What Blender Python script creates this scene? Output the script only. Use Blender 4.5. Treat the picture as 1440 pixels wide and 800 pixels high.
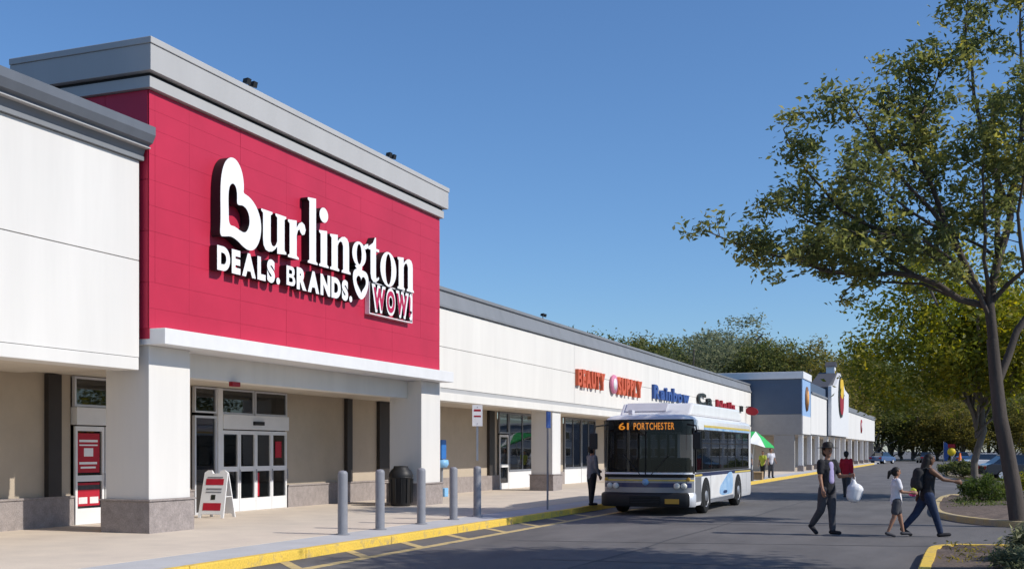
import bpy, bmesh, math, random
import numpy as np
from mathutils import Vector, Matrix, Quaternion
R = math.radians
scene = bpy.context.scene
for o in list(bpy.data.objects): bpy.data.objects.remove(o, do_unlink=True)

# ------------------------------------------------------------------ camera, sky, sun, exposure
TH = math.atan(630 / 1600)                       # yaw of the camera to the left of the shop front direction (+Y)
cd = bpy.data.cameras.new('camera'); cam = bpy.data.objects.new('camera', cd)
scene.collection.objects.link(cam); scene.camera = cam
cam.location = (0, 0, 1.75); cam.rotation_euler = (R(90), 0, TH)
cd.sensor_width = 36; cd.lens = 40; cd.shift_y = 233 / 1440
cd.clip_start = .1; cd.clip_end = 3000
SUN_AZ, SUN_EL = R(2), R(39.5)                   # azimuth from +X towards +Y
w = bpy.data.worlds.new('World'); scene.world = w; w.use_nodes = True
nt = w.node_tree; bg = nt.nodes['Background']
sky = nt.nodes.new('ShaderNodeTexSky'); sky.sky_type = 'NISHITA'; sky.sun_disc = False
sky.sun_elevation = SUN_EL; sky.sun_rotation = R(90) - SUN_AZ
sky.altitude = 0; sky.air_density = 1.12; sky.dust_density = .25; sky.ozone_density = 10.0
nt.links.new(sky.outputs[0], bg.inputs[0]); bg.inputs[1].default_value = .134
sd = bpy.data.lights.new('sun', 'SUN'); sun = bpy.data.objects.new('sun', sd); scene.collection.objects.link(sun)
sd.energy = 4.35; sd.angle = R(.5); sd.color = (1, .945, .86)
sv = Vector((math.cos(SUN_EL) * math.cos(SUN_AZ), math.cos(SUN_EL) * math.sin(SUN_AZ), math.sin(SUN_EL)))
sun.rotation_euler = sv.to_track_quat('Z', 'Y').to_euler(); sun.location = (20, 0, 30)
scene.view_settings.view_transform = 'Standard'; scene.view_settings.look = 'None'
scene.view_settings.exposure = 0.0; scene.view_settings.gamma = 1; scene.view_settings.use_curve_mapping = False
scene.render.engine = 'CYCLES'

# ------------------------------------------------------------------ materials
MATS = {}
def mat(name, col, rough=.75, metal=0, var=.12, scale=3.0, bump=0, bscale=60, spec=.35, col2=None, emit=0,
        streak=False, coat=0, speck=0, msc=None, lo=.3, hi=.7):
    m = bpy.data.materials.new(name); m.use_nodes = True; n = m.node_tree.nodes; L = m.node_tree.links
    b = n['Principled BSDF']; b.inputs['Roughness'].default_value = rough; b.inputs['Metallic'].default_value = metal
    b.inputs['Specular IOR Level'].default_value = spec
    if coat: b.inputs['Coat Weight'].default_value = coat; b.inputs['Coat Roughness'].default_value = .06
    g = n.new('ShaderNodeNewGeometry')
    mp = n.new('ShaderNodeMapping'); L.new(g.outputs['Position'], mp.inputs[0])
    if streak: mp.inputs['Scale'].default_value = (1, 1, .12)
    if msc: mp.inputs['Scale'].default_value = msc
    t = n.new('ShaderNodeTexNoise'); t.inputs['Scale'].default_value = scale; t.inputs['Detail'].default_value = 8
    t.inputs['Roughness'].default_value = .62; L.new(mp.outputs[0], t.inputs['Vector'])
    r = n.new('ShaderNodeMapRange'); r.inputs[1].default_value = lo; r.inputs[2].default_value = hi; L.new(t.outputs[0], r.inputs[0])
    mx = n.new('ShaderNodeMix'); mx.data_type = 'RGBA'; L.new(r.outputs[0], mx.inputs[0])
    c2 = col2 or tuple(c * (1 - var) for c in col)
    mx.inputs[6].default_value = (*c2, 1); mx.inputs[7].default_value = (*[min(1, c * (1 + var * .5)) for c in col], 1) if not col2 else (*col, 1)
    out = mx.outputs[2]
    if speck:
        t2 = n.new('ShaderNodeTexNoise'); t2.inputs['Scale'].default_value = bscale; t2.inputs['Detail'].default_value = 3
        L.new(g.outputs['Position'], t2.inputs['Vector'])
        r2 = n.new('ShaderNodeMapRange'); r2.inputs[1].default_value = .3; r2.inputs[2].default_value = .7
        r2.inputs[3].default_value = 1 - speck; r2.inputs[4].default_value = 1 + speck; L.new(t2.outputs[0], r2.inputs[0])
        mm = n.new('ShaderNodeMix'); mm.data_type = 'RGBA'; mm.blend_type = 'MULTIPLY'; mm.inputs[0].default_value = 1
        L.new(out, mm.inputs[6]); L.new(r2.outputs[0], mm.inputs[7]); out = mm.outputs[2]
    L.new(out, b.inputs['Base Color'])
    if emit: L.new(out, b.inputs['Emission Color']); b.inputs['Emission Strength'].default_value = emit
    if bump:
        t3 = n.new('ShaderNodeTexNoise'); t3.inputs['Scale'].default_value = bscale; t3.inputs['Detail'].default_value = 5
        L.new(g.outputs['Position'], t3.inputs['Vector'])
        bp = n.new('ShaderNodeBump'); bp.inputs['Strength'].default_value = bump; bp.inputs['Distance'].default_value = .01
        L.new(t3.outputs[0], bp.inputs['Height']); L.new(bp.outputs[0], b.inputs['Normal'])
    MATS[name] = m; return m
def leafmat(name, c1, c2, c3):
    m = bpy.data.materials.new(name); m.use_nodes = True; n = m.node_tree.nodes; L = m.node_tree.links
    b = n['Principled BSDF']; b.inputs['Roughness'].default_value = .55; b.inputs['Specular IOR Level'].default_value = .3
    g = n.new('ShaderNodeNewGeometry'); cr = n.new('ShaderNodeValToRGB'); e = cr.color_ramp.elements
    e[0].color = (*c1, 1); e[1].color = (*c3, 1); e[1].position = 1; k = e.new(.6); k.color = (*c2, 1)
    t = n.new('ShaderNodeTexNoise'); t.inputs['Scale'].default_value = .9; L.new(g.outputs['Position'], t.inputs['Vector'])
    a = n.new('ShaderNodeMath'); a.operation = 'MULTIPLY_ADD'; a.inputs[1].default_value = .55
    L.new(g.outputs['Random Per Island'], a.inputs[0])
    a2 = n.new('ShaderNodeMath'); a2.operation = 'MULTIPLY_ADD'; a2.inputs[1].default_value = 1.6; a2.inputs[2].default_value = -.55
    L.new(t.outputs[0], a2.inputs[0]); L.new(a2.outputs[0], a.inputs[2]); L.new(a.outputs[0], cr.inputs[0])
    L.new(cr.outputs[0], b.inputs['Base Color'])
    tr = n.new('ShaderNodeBsdfTranslucent'); hv = n.new('ShaderNodeHueSaturation'); hv.inputs['Value'].default_value = 1.5; hv.inputs['Saturation'].default_value = 1.1
    L.new(cr.outputs[0], hv.inputs['Color']); L.new(hv.outputs[0], tr.inputs[0])
    mx = n.new('ShaderNodeMixShader'); mx.inputs[0].default_value = .52
    L.new(b.outputs[0], mx.inputs[1]); L.new(tr.outputs[0], mx.inputs[2]); L.new(mx.outputs[0], n['Material Output'].inputs[0])
    MATS[name] = m
def glassmat(name, tint, trans, rough=.02, ior=1.9):
    m = bpy.data.materials.new(name); m.use_nodes = True; n = m.node_tree.nodes; L = m.node_tree.links
    b = n['Principled BSDF']; b.inputs['Base Color'].default_value = (.008, .01, .012, 1); b.inputs['Roughness'].default_value = rough
    b.inputs['Specular IOR Level'].default_value = .6; b.inputs['IOR'].default_value = ior
    g = n.new('ShaderNodeNewGeometry'); t = n.new('ShaderNodeTexNoise'); t.inputs['Scale'].default_value = .7; L.new(g.outputs['Position'], t.inputs['Vector'])
    bp = n.new('ShaderNodeBump'); bp.inputs['Strength'].default_value = .05; bp.inputs['Distance'].default_value = .05
    L.new(t.outputs[0], bp.inputs['Height']); L.new(bp.outputs[0], b.inputs['Normal'])
    tr = n.new('ShaderNodeBsdfTransparent'); tr.inputs[0].default_value = (*tint, 1)
    mx = n.new('ShaderNodeMixShader'); mx.inputs[0].default_value = trans
    L.new(b.outputs[0], mx.inputs[1]); L.new(tr.outputs[0], mx.inputs[2]); L.new(mx.outputs[0], n['Material Output'].inputs[0])
    MATS[name] = m
mat('asphalt', (.164, .155, .152), .9, col2=(.098, .093, .092), scale=.75, bump=.6, bscale=70, speck=.24, msc=(1, .35, 1))
mat('concrete', (.65, .56, .46), .85, col2=(.54, .465, .39), scale=1.1, bump=.25, bscale=40, speck=.06)
mat('concrete_grey', (.47, .47, .48), .85, var=.12, scale=1.2, bump=.25, bscale=40, speck=.06)
mat('yellow_kerb', (.74, .50, .08), .7, col2=(.44, .33, .16), scale=4.5, bump=.5, bscale=30, speck=.15, lo=.30, hi=.46)
mat('kerb_worn', (.58, .43, .16), .8, col2=(.42, .36, .26), scale=2.0, bump=.3, bscale=30, speck=.12)
mat('yellow_line', (.66, .49, .19), .85, col2=(.36, .29, .18), scale=5, speck=.15, bscale=50)
mat('stucco', (.69, .672, .64), .85, var=.09, scale=.9, bump=.15, bscale=120, streak=True)
mat('stucco_warm', (.725, .70, .65), .85, var=.09, scale=.9, bump=.15, bscale=120, streak=True)
mat('tan_wall', (.46, .39, .305), .85, var=.08, scale=1.5, bump=.15, bscale=90)
mat('soffit', (.60, .545, .46), .85, var=.06, scale=2)
mat('base_stone', (.31, .272, .258), .9, var=.22, scale=6, bump=.6, bscale=35, speck=.15)
mat('red_panel', (.50, .026, .066), .5, var=.11, scale=.7, spec=.3)
mat('red_back', (.47, .025, .062), .6)
mat('cornice_light', (.43, .428, .425), .75, var=.06, scale=1.2, bump=.1, bscale=100, streak=True)
mat('cornice_dark', (.13, .145, .17), .55, var=.12, scale=1.5, streak=True)
mat('cornice_mid', (.21, .22, .235), .6, var=.12, scale=1.5, streak=True)
mat('groove', (.03, .03, .032), .9)
mat('white_paint', (.73, .73, .73), .5, var=.05)
mat('alu', (.62, .63, .66), .4, metal=.3, var=.06)
mat('dark_brown', (.035, .03, .028), .6, var=.15)
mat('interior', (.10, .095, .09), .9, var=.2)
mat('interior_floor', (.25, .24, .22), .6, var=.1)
mat('letter_white', (.84, .84, .85), .45, var=.03)
mat('letter_side', (.012, .012, .014), .5)
mat('wow_red', (.45, .012, .07), .45, var=.05)
mat('poster_red', (.42, .012, .03), .6, var=.1)
mat('orange_sign', (.60, .11, .045), .5, var=.1)
mat('pink_sign', (.65, .22, .35), .5)
mat('blue_sign', (.035, .085, .28), .5, var=.1)
mat('black_sign', (.02, .025, .02), .5)
mat('dark_red', (.32, .01, .02), .5)
mat('bollard', (.24, .245, .27), .5, var=.12, scale=5)
mat('steel', (.27, .28, .31), .45, metal=.4, var=.12)
mat('black_plastic', (.018, .018, .019), .5, var=.2)
mat('rubber', (.012, .012, .012), .85, var=.2)
mat('bus_white', (.80, .80, .81), .35, var=.10, scale=2.2, coat=.4, streak=True)
mat('bus_silver', (.26, .265, .285), .3, metal=.3, var=.08, coat=.5)
mat('bus_blue', (.018, .030, .10), .3, coat=.5)
mat('bus_lblue', (.16, .34, .60), .4, col2=(.45, .62, .78), scale=2.5)
mat('bus_yellow', (.62, .47, .10), .4)
mat('ad_white', (.74, .73, .72), .45, col2=(.62, .60, .58), scale=2)
mat('bus_roof_unit', (.55, .55, .60), .5, var=.06)
mat('amber', (1.0, .33, .03), .5, var=0, emit=3.2)
mat('lamp_glass', (.75, .74, .66), .15, var=.02, spec=.8)
mat('plate', (.62, .35, .05), .5)
mat('seat', (.03, .05, .10), .8)
mat('skin_dark', (.17, .085, .05), .55, var=.1, scale=8)
mat('skin_mid', (.34, .18, .115), .55, var=.1, scale=8)
mat('hair', (.012, .010, .009), .6, var=.3, scale=30)
mat('cloth_black', (.022, .022, .026), .9, var=.3, scale=12, bump=.9, bscale=16)
mat('cloth_grey', (.22, .225, .24), .9, var=.2, scale=10, bump=.9, bscale=16)
mat('cloth_dgrey', (.07, .07, .08), .9, var=.25, scale=10, bump=.9, bscale=16)
mat('cloth_white', (.72, .70, .74), .9, var=.1, scale=10, bump=.9, bscale=16)
mat('cloth_lilac', (.42, .36, .58), .9, var=.1, scale=10, bump=.9, bscale=16)
mat('cloth_red', (.42, .012, .03), .9, var=.2, scale=10, bump=.9, bscale=16)
mat('denim', (.025, .04, .085), .9, var=.3, scale=10, bump=.9, bscale=16)
mat('bag_white', (.74, .74, .76), .4, var=.08, scale=8, bump=.6, bscale=14)
mat('pink', (.6, .05, .22), .6); mat('lime', (.5, .55, .06), .6)
mat('bark', (.090, .074, .064), .95, var=.35, scale=7, bump=.9, bscale=22, streak=True)
mat('bark_light', (.17, .15, .13), .95, var=.3, scale=7, bump=.8, bscale=22, streak=True)
mat('mulch', (.14, .105, .085), .95, var=.35, scale=4, bump=.9, bscale=30, speck=.4)
mat('blue_siding', (.082, .115, .170), .6, var=.06, scale=1)
mat('blue_light', (.28, .43, .66), .6, var=.06)
mat('grey_wall', (.33, .32, .31), .85, var=.08)
mat('grey_roof', (.07, .07, .08), .8, var=.2)
mat('logo_brown', (.20, .09, .035), .6); mat('logo_orange', (.68, .34, .10), .6); mat('logo_yellow', (.72, .46, .03), .6)
mat('green_cloth', (.03, .42, .10), .7, var=.12); mat('white_cloth', (.74, .76, .74), .7)
mat('blue_plastic', (.03, .16, .48), .4); mat('lblue_plastic', (.22, .48, .78), .4); mat('navy', (.012, .03, .10), .4)
mat('car_blue', (.04, .10, .24), .25, coat=.8, var=.03); mat('car_dark', (.03, .035, .045), .25, coat=.8, var=.03)
mat('car_white', (.65, .66, .68), .25, coat=.8, var=.03); mat('tail_red', (.4, .01, .01), .3)
mat('orange_cone', (.75, .16, .02), .5); mat('sign_yellow', (.68, .5, .02), .5); mat('sign_white', (.74, .72, .72), .5)
mat('pale_wall', (.30, .34, .41), .8)
mat('cardboard', (.36, .25, .14), .8)
leafmat('leaf_main', (.065, .085, .035), (.18, .20, .070), (.46, .41, .10))
leafmat('leaf_yellow', (.080, .105, .018), (.190, .200, .028), (.42, .34, .035))
leafmat('leaf_dark', (.060, .082, .030), (.120, .140, .046), (.23, .21, .06))
leafmat('leaf_olive', (.075, .085, .026), (.17, .155, .042), (.31, .235, .05))
leafmat('leaf_silver', (.085, .110, .065), (.17, .19, .11), (.32, .32, .19))
leafmat('leaf_shrub', (.040, .070, .018), (.090, .125, .030), (.20, .21, .06))
glassmat('glass_shop', (.75, .78, .80), .36); glassmat('glass_bus', (.45, .48, .52), .42, ior=1.45); glassmat('glass_car', (.3, .32, .33), .2)

# ------------------------------------------------------------------ mesh helpers
COL = scene.collection
ORG = {}
class MB:
    def __init__(s): s.v = []; s.f = []; s.m = []; s.sm = []
    def add(s, vs, fs, mi=0, smooth=False):
        o = len(s.v); s.v += [tuple(p) for p in vs]
        for f in fs: s.f.append(tuple(i + o for i in f)); s.m.append(mi); s.sm.append(smooth)
        return s
    def box(s, x0, x1, y0, y1, z0, z1, mi=0):
        return s.add([(x0, y0, z0), (x1, y0, z0), (x1, y1, z0), (x0, y1, z0), (x0, y0, z1), (x1, y0, z1), (x1, y1, z1), (x0, y1, z1)],
                     [(3, 2, 1, 0), (4, 5, 6, 7), (0, 1, 5, 4), (1, 2, 6, 5), (2, 3, 7, 6), (3, 0, 4, 7)], mi)
    def prism(s, poly, a0, a1, axis='z', mi=0, smooth=False):
        n = len(poly)
        def P(p, a):
            return {'z': (p[0], p[1], a), 'y': (p[0], a, p[1]), 'x': (a, p[0], p[1])}[axis]
        vs = [P(p, a0) for p in poly] + [P(p, a1) for p in poly]
        s.add(vs, [tuple(range(n - 1, -1, -1)), tuple(range(n, 2 * n))], mi)
        o = len(s.v) - 2 * n
        for i in range(n):
            j = (i + 1) % n; s.f.append((o + i, o + j, o + n + j, o + n + i)); s.m.append(mi); s.sm.append(smooth)
        return s
    def tube(s, pts, rads, n=8, mi=0, cap=True):
        pts = [Vector(p) for p in pts]; k = len(pts); rings = []
        if isinstance(rads, (int, float)): rads = [rads] * k
        u = None
        for i, p in enumerate(pts):
            d = (pts[min(i + 1, k - 1)] - pts[max(i - 1, 0)]).normalized()
            if u is None: u = d.orthogonal().normalized()
            u = (u - d * u.dot(d)); u = u.normalized() if u.length > 1e-6 else d.orthogonal().normalized()
            v = d.cross(u); rings.append([p + (u * math.cos(2 * math.pi * j / n) + v * math.sin(2 * math.pi * j / n)) * rads[i] for j in range(n)])
        vs = [q for r in rings for q in r]; fs = []
        for i in range(k - 1):
            for j in range(n): fs.append((i * n + j, i * n + (j + 1) % n, (i + 1) * n + (j + 1) % n, (i + 1) * n + j))
        s.add(vs, fs, mi, True)
        if cap: s.add(rings[0], [tuple(range(n - 1, -1, -1))], mi); s.add(rings[-1], [tuple(range(n))], mi)
        return s
    def lathe(s, prof, cx=0, cy=0, n=20, mi=0, axis='z', cz=0):
        vs = []; fs = []
        for r, z in prof:
            for j in range(n):
                a = 2 * math.pi * j / n; x, y = r * math.cos(a), r * math.sin(a)
                vs.append((cx + x, cy + y, z) if axis == 'z' else ((z, cy + x, cz + y) if axis == 'x' else (cx + x, z, cz + y)))
        for i in range(len(prof) - 1):
            for j in range(n):
                q = (i * n + j, i * n + (j + 1) % n, (i + 1) * n + (j + 1) % n, (i + 1) * n + j)
                fs.append(q if axis != 'y' else q[::-1])
        s.add(vs, fs, mi, True); return s
    def build(s, name, mats, parent=None, bevel=0, org=None):
        if org is None: org = ORG.get(parent.name, (0, 0, 0)) if parent else (0, 0, 0)
        ids = sorted({i for f in s.f for i in f}); mp = {j: i for i, j in enumerate(ids)}; s.v = [s.v[i] for i in ids]; s.f = [tuple(mp[i] for i in f) for f in s.f]
        me = bpy.data.meshes.new(name)
        me.from_pydata([(p[0] - org[0], p[1] - org[1], p[2] - org[2]) for p in s.v], [], s.f)
        if isinstance(mats, str): mats = [mats]
        for q in mats: me.materials.append(MATS[q])
        me.polygons.foreach_set('material_index', s.m); me.polygons.foreach_set('use_smooth', s.sm)
        if bevel:
            bm = bmesh.new(); bm.from_mesh(me); bmesh.ops.remove_doubles(bm, verts=bm.verts, dist=1e-5)
            es = [e for e in bm.edges if e.is_manifold and e.calc_face_angle(0) > .6]
            bmesh.ops.bevel(bm, geom=es, offset=bevel, segments=2, profile=.6, affect='EDGES', clamp_overlap=True)
            bm.to_mesh(me); bm.free()
        me.update()
        return link(name, me, parent, org)
def link(name, me, parent=None, org=(0, 0, 0)):
    o = bpy.data.objects.new(name, me); COL.objects.link(o)
    if parent: o.parent = parent
    ORG[o.name] = tuple(org); return o
def thing(name, label, cat, loc, group=None, rz=0, local=False):
    e = bpy.data.objects.new(name, None); COL.objects.link(e); e.location = loc; e.rotation_euler = (0, 0, rz)
    e.empty_display_size = .3
    ORG[e.name] = (0, 0, 0) if (local or rz) else tuple(loc); tag(e, label, cat, group); return e
def tag(o, label=None, cat=None, group=None, kind=None):
    if label: o['label'] = label
    if cat: o['category'] = cat
    if group: o['group'] = group
    if kind: o['kind'] = kind
    return o
def copy_tree(o, loc, label, rz=None, sc=None, parent=None):
    c = o.copy(); COL.objects.link(c)
    if parent is None:
        c.location = loc; c['label'] = label
        if rz is not None: c.rotation_euler = (0, 0, rz)
        if sc is not None: c.scale = sc
    else: c.parent = parent
    for ch in o.children: copy_tree(ch, None, None, parent=c)
    return c
def BX(name, m, parent, *a, bevel=0): return MB().box(*a).build(name, m, parent, bevel)
def curve_mesh(splines, depth, bevel=0, mats=('letter_white', 'letter_side')):
    """filled flat outlines (with holes) extruded to a solid; returns a mesh in the XY plane, front at +Z"""
    cu = bpy.data.curves.new('outline', 'CURVE'); cu.dimensions = '2D'; cu.fill_mode = 'BOTH'; cu.extrude = depth / 2
    for sp in splines:
        s = cu.splines.new('POLY'); s.points.add(len(sp) - 1); s.use_cyclic_u = True
        for p, q in zip(s.points, sp): p.co = (q[0], q[1], 0, 1)
    return solid_from(cu, mats)
def solid_from(cu, mats):
    ob = bpy.data.objects.new('outline', cu); COL.objects.link(ob)
    me = bpy.data.meshes.new_from_object(ob.evaluated_get(bpy.context.evaluated_depsgraph_get()))
    bpy.data.objects.remove(ob); bpy.data.curves.remove(cu)
    me.materials.clear()
    for q in mats: me.materials.append(MATS[q])
    for p in me.polygons: p.material_index = 0 if abs(p.normal.z) > .9 else min(1, len(mats) - 1); p.use_smooth = False
    return me
B_OUT = [(0, 0), (.42, 0), (.54, .03), (.61, .11), (.62, .20), (.58, .30), (.49, .365), (.55, .42), (.575, .51), (.55, .62), (.48, .685), (.38, .70), (0, .70)]
B_HOLES = [[(.17, .13), (.37, .13), (.43, .16), (.44, .21), (.42, .26), (.36, .29), (.17, .29)], [(.17, .42), (.34, .42), (.39, .45), (.40, .50), (.38, .55), (.33, .57), (.17, .57)]]
def glyph(ch, depth, mats, bold=.0):
    if ch == 'B': return curve_mesh([B_OUT] + B_HOLES, depth, mats=mats)
    cu = bpy.data.curves.new('glyph', 'FONT'); cu.body = ch; cu.extrude = depth / 2; cu.offset = bold; cu.size = 1
    return solid_from(cu, mats)
def flat_text(parent, text, origin, xdir, up, width, height, depth, mats, bold=.02, gap=.12, name='letter'):
    """each character its own child mesh, fitted into width x height along xdir/up from the lower left origin"""
    ms = []; x = 0
    cap = None
    for ch in text:
        if ch == ' ': x += .35; continue
        me = glyph(ch, .1, mats, bold); co = np.empty(len(me.vertices) * 3); me.vertices.foreach_get('co', co); co = co.reshape(-1, 3)
        ms.append((me, co, x - co[:, 0].min())); x += co[:, 0].max() - co[:, 0].min() + gap
    x -= gap; top = max(c[1][:, 1].max() for c in ms); bot = min(c[1][:, 1].min() for c in ms if True)
    sx, sy = width / x, height / (top - bot)
    X = Vector(xdir); U = Vector(up); N = X.cross(U); O = Vector(origin); org = ORG.get(parent.name, (0, 0, 0)); out = []
    for me, co, off in ms:
        q = [O + X * ((p[0] + off) * sx) + U * ((p[1] - bot) * sy) + N * (p[2] / .1 * depth + depth / 2) - Vector(org) for p in co]
        me.vertices.foreach_set('co', np.array([c for v in q for c in v])); me.update()
        out.append(link(name, me, parent, org))
    return out

# ================================================================== SETTING: ground, pavement, kerbs, markings
def structure(o): o['kind'] = 'structure'; return o
structure(MB().add([(-900, -300, 0), (900, -300, 0), (900, 1600, 0), (-900, 1600, 0)], [(0, 1, 2, 3)]).build('parking_lot', 'asphalt'))
KX = -9.9                                                    # kerb line in front of the shops
structure(MB().box(-40, -11.15, -20, 175, -.2, .15).build('pavement', 'concrete'))
st = structure(MB().box(-11.146, KX - .16, -20, 175, -.2, .146).build('pavement_edge_strip', 'concrete_grey'))
kb = bpy.data.objects.new('kerb', None); COL.objects.link(kb); structure(kb); ORG[kb.name] = (0, 0, 0)
km = None
for i in range(54):
    y = -14 + i * 3.0
    if km is None:
        b = MB().box(-.155, 0, .006, 2.994, -.2, .156); o = b.build('kerb_stone', 'yellow_kerb', kb, bevel=.018); km = o.data
    else: o = link('kerb_stone', km, kb)
    o.location = (KX, y, random.Random(i).uniform(-.004, .004))
rm = bpy.data.objects.new('road_marking', None); COL.objects.link(rm); structure(rm); ORG[rm.name] = (0, 0, 0)
MB().box(-9.10, -8.92, 2, 33, .001, .005).build('edge_line', 'yellow_line', rm)
for i in range(11):
    y = 8.2 + i * 2.05
    MB().add([(-9.105, y, .0045), (-9.105, y + .26, .0045), (-9.88, y + 1.10, .0045), (-9.88, y + .84, .0045)], [(0, 1, 2, 3)]).build('hatch_stripe', 'yellow_line', rm)
# asphalt repair seams
def seam(pts, wd, name='tar_seam'):
    b = MB(); P = [Vector(p) for p in pts]
    vs = []
    for i, p in enumerate(P):
        d = (P[min(i + 1, len(P) - 1)] - P[max(i - 1, 0)]).normalized(); n = Vector((-d.y, d.x, 0))
        vs += [p + n * wd * (.7 + .6 * random.random()), p - n * wd * (.7 + .6 * random.random())]
    b.add(vs, [(2 * i, 2 * i + 1, 2 * i + 3, 2 * i + 2) for i in range(len(P) - 1)])
    return structure(b.build(name, 'tar'))
mat('tar', (.075, .075, .08), .8, var=.2)
random.seed(5)
for (x0, y0, x1, y1) in ((-8.2, 20.5, 6, 23.5), (-6.5, 17.2, 8, 17.9), (-7.0, 26.6, -.5, 27.8), (-5.4, 14, -4.6, 60)):
    n = 24; seam([(x0 + (x1 - x0) * i / n + random.uniform(-.05, .05), y0 + (y1 - y0) * i / n + random.uniform(-.06, .06), .004) for i in range(n + 1)], .022)

# ================================================================== BUILDINGS
# profile along Y helper: polygon in (x,z)
def runY(name, m, parent, poly, y0, y1, mi=0): return MB().prism(poly, y0, y1, 'y').build(name, m, parent)
def fascia_panels(parent, X, th, y0, y1, zs, n, m, joint=.018):
    me = {}
    for i in range(len(zs) - 1):
        for k in range(n):
            a, b = y0 + (y1 - y0) * k / n, y0 + (y1 - y0) * (k + 1) / n
            BX('fascia_panel', m, parent, X - th, X, a + (joint / 2 if k else 0), b - (joint / 2 if k < n - 1 else 0), zs[i] + joint / 2, zs[i + 1] - joint / 2)

# ---- left wing
WL = thing('store_wing', 'white stucco wing with dark grey cornice at the left edge, before the red front', 'building', (-17, 10, .15))
fascia_panels(WL, -14.6, .06, 3, 17.62, (3.52, 5.37, 7.28), 1, 'stucco')
BX('fascia_core', 'groove', WL, -15.1, -14.645, 3, 17.60, 3.36, 7.4)
BX('bottom_trim', 'stucco', WL, -15.12, -14.57, 3, 17.58, 3.28, 3.515, bevel=.012)
runY('frieze', 'cornice_mid', WL, [(-14.9, 7.28), (-14.53, 7.28), (-14.53, 7.36), (-14.55, 7.36), (-14.5, 7.50), (-14.9, 7.50)], 2.9, 17.68)
runY('cornice', 'cornice_dark', WL, [(-15.2, 7.52), (-14.42, 7.52), (-14.42, 7.56), (-14.34, 7.60), (-14.27, 7.74), (-14.27, 7.9), (-15.2, 7.9)], 2.85, 17.7)
runY('drip_edge', 'cornice_light', WL, [(-14.6, 7.50), (-14.38, 7.50), (-14.38, 7.519), (-14.6, 7.519)], 2.88, 17.69)
BX('roof', 'grey_roof', WL, -26, -15.2, 3, 17.5, 7.4, 7.6)
BX('soffit', 'soffit', WL, -17.7, -15.12, 3, 17.72, 3.32, 3.42)
BX('wall', 'tan_wall', WL, -18, -17.7, 3, 17.0, .1, 7.4)

# ---- red entrance tower
TW = thing('entrance_tower', 'tall crimson panelled store entrance with pale grey cornice and two white columns', 'building', (-16, 24.3, .15))
Y0, Y1, ZB, ZT = 17.73, 30.8, 4.09, 8.66
BX('tower_core', 'red_back', TW, -17.65, -14.461, Y0 + .02, Y1 - .02, ZB - .2, ZT)
ys = [Y0, 17.9, 18.95, 20.7, 22.5, 24.25, 26.0, 27.75, 29.5, Y1]; zs = [ZB, 4.48, 4.98, 5.47, 5.96, 6.45, 6.94, 7.43, 7.92, 8.29, ZT]
prnd = random.Random(2)
for i in range(len(ys) - 1):
    for k in range(len(zs) - 1):
        d = prnd.uniform(-.002, .002)
        BX('red_panel', 'red_panel', TW, -14.4608, -14.45 + d, ys[i] + (.002 if i else 0), ys[i + 1] - .002, zs[k] + .002, zs[k + 1] - .002)
xs = [-14.48, -15.5, -16.6, -17.65]
for i in range(3):
    for k in range(0, len(zs) - 1, 2):
        BX('red_panel', 'red_panel', TW, xs[i + 1] + .004, xs[i] - .004, Y0 - .005, Y0 + .0195, zs[k] + .005, zs[min(k + 2, len(zs) - 1)] - .005)
def ring_cornice(name, m, parent, o, z0, z1, bevel=0):
    return BX(name, m, parent, -17.72, -14.45 + o, Y0 - o, Y1 + o, z0, z1, bevel=bevel)
ring_cornice('cornice_strip', 'cornice_light', TW, .10, 8.665, 8.885, bevel=.012)
ring_cornice('cornice_groove', 'groove', TW, .06, 8.886, 8.95)
ring_cornice('cornice', 'cornice_light', TW, .20, 8.951, 9.455, bevel=.012)
ring_cornice('cornice_cap', 'cornice_light', TW, .225, 9.456, 9.58, bevel=.012)
BX('band', 'white_paint', TW, -17.6, -14.1, Y0 + .03, 31.05, 3.78, ZB - .003, bevel=.012)
BX('beam', 'stucco_warm', TW, -15.4, -15.0, 19.14, 29.8, 3.27, 3.779)
BX('soffit', 'soffit', TW, -17.7, -15.41, 17.73, 31.1, 3.36, 3.46)
for (a, b) in ((17.86, 19.12), (29.8, 31.08)):
    c = BX('column', 'stucco', TW, -15.6, -14.56, a, b, .8, 3.778, bevel=.012)
    BX('column_base', 'base_stone', c, -15.68, -14.5, a - .06, b + .06, .1, .765, bevel=.01)
    BX('base_cap', 'base_stone', c, -15.71, -14.47, a - .09, b + .09, .7655, .80, bevel=.008)
def back_wall(parent, segs, ztop=3.5):
    for (a, b) in segs:
        BX('wall', 'tan_wall', parent, -18.0, -17.7, a, b, .1, ztop)
        BX('wall_base', 'base_stone', parent, -17.699, -17.6, a, b, .1, .74)
        BX('base_cap', 'base_stone', parent, -17.699, -17.575, a, b, .742, .785, bevel=.006)
back_wall(TW, ((17.02, 19.18), (21.1, 23.28), (27.5, 33.98)))
for (a, b) in ((18.43, 18.8), (30.8, 31.12), (32.9, 33.75)):
    BX('pilaster_strip', 'dark_brown', TW, -17.699, -17.58, a, b, .787, 3.34)
BX('header_wall', 'tan_wall', TW, -18.0, -17.69, 19.18, 21.1, 3.34, 3.5); BX('header_wall', 'tan_wall', TW, -18.0, -17.69, 23.28, 27.5, 3.34, 3.5)
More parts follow.
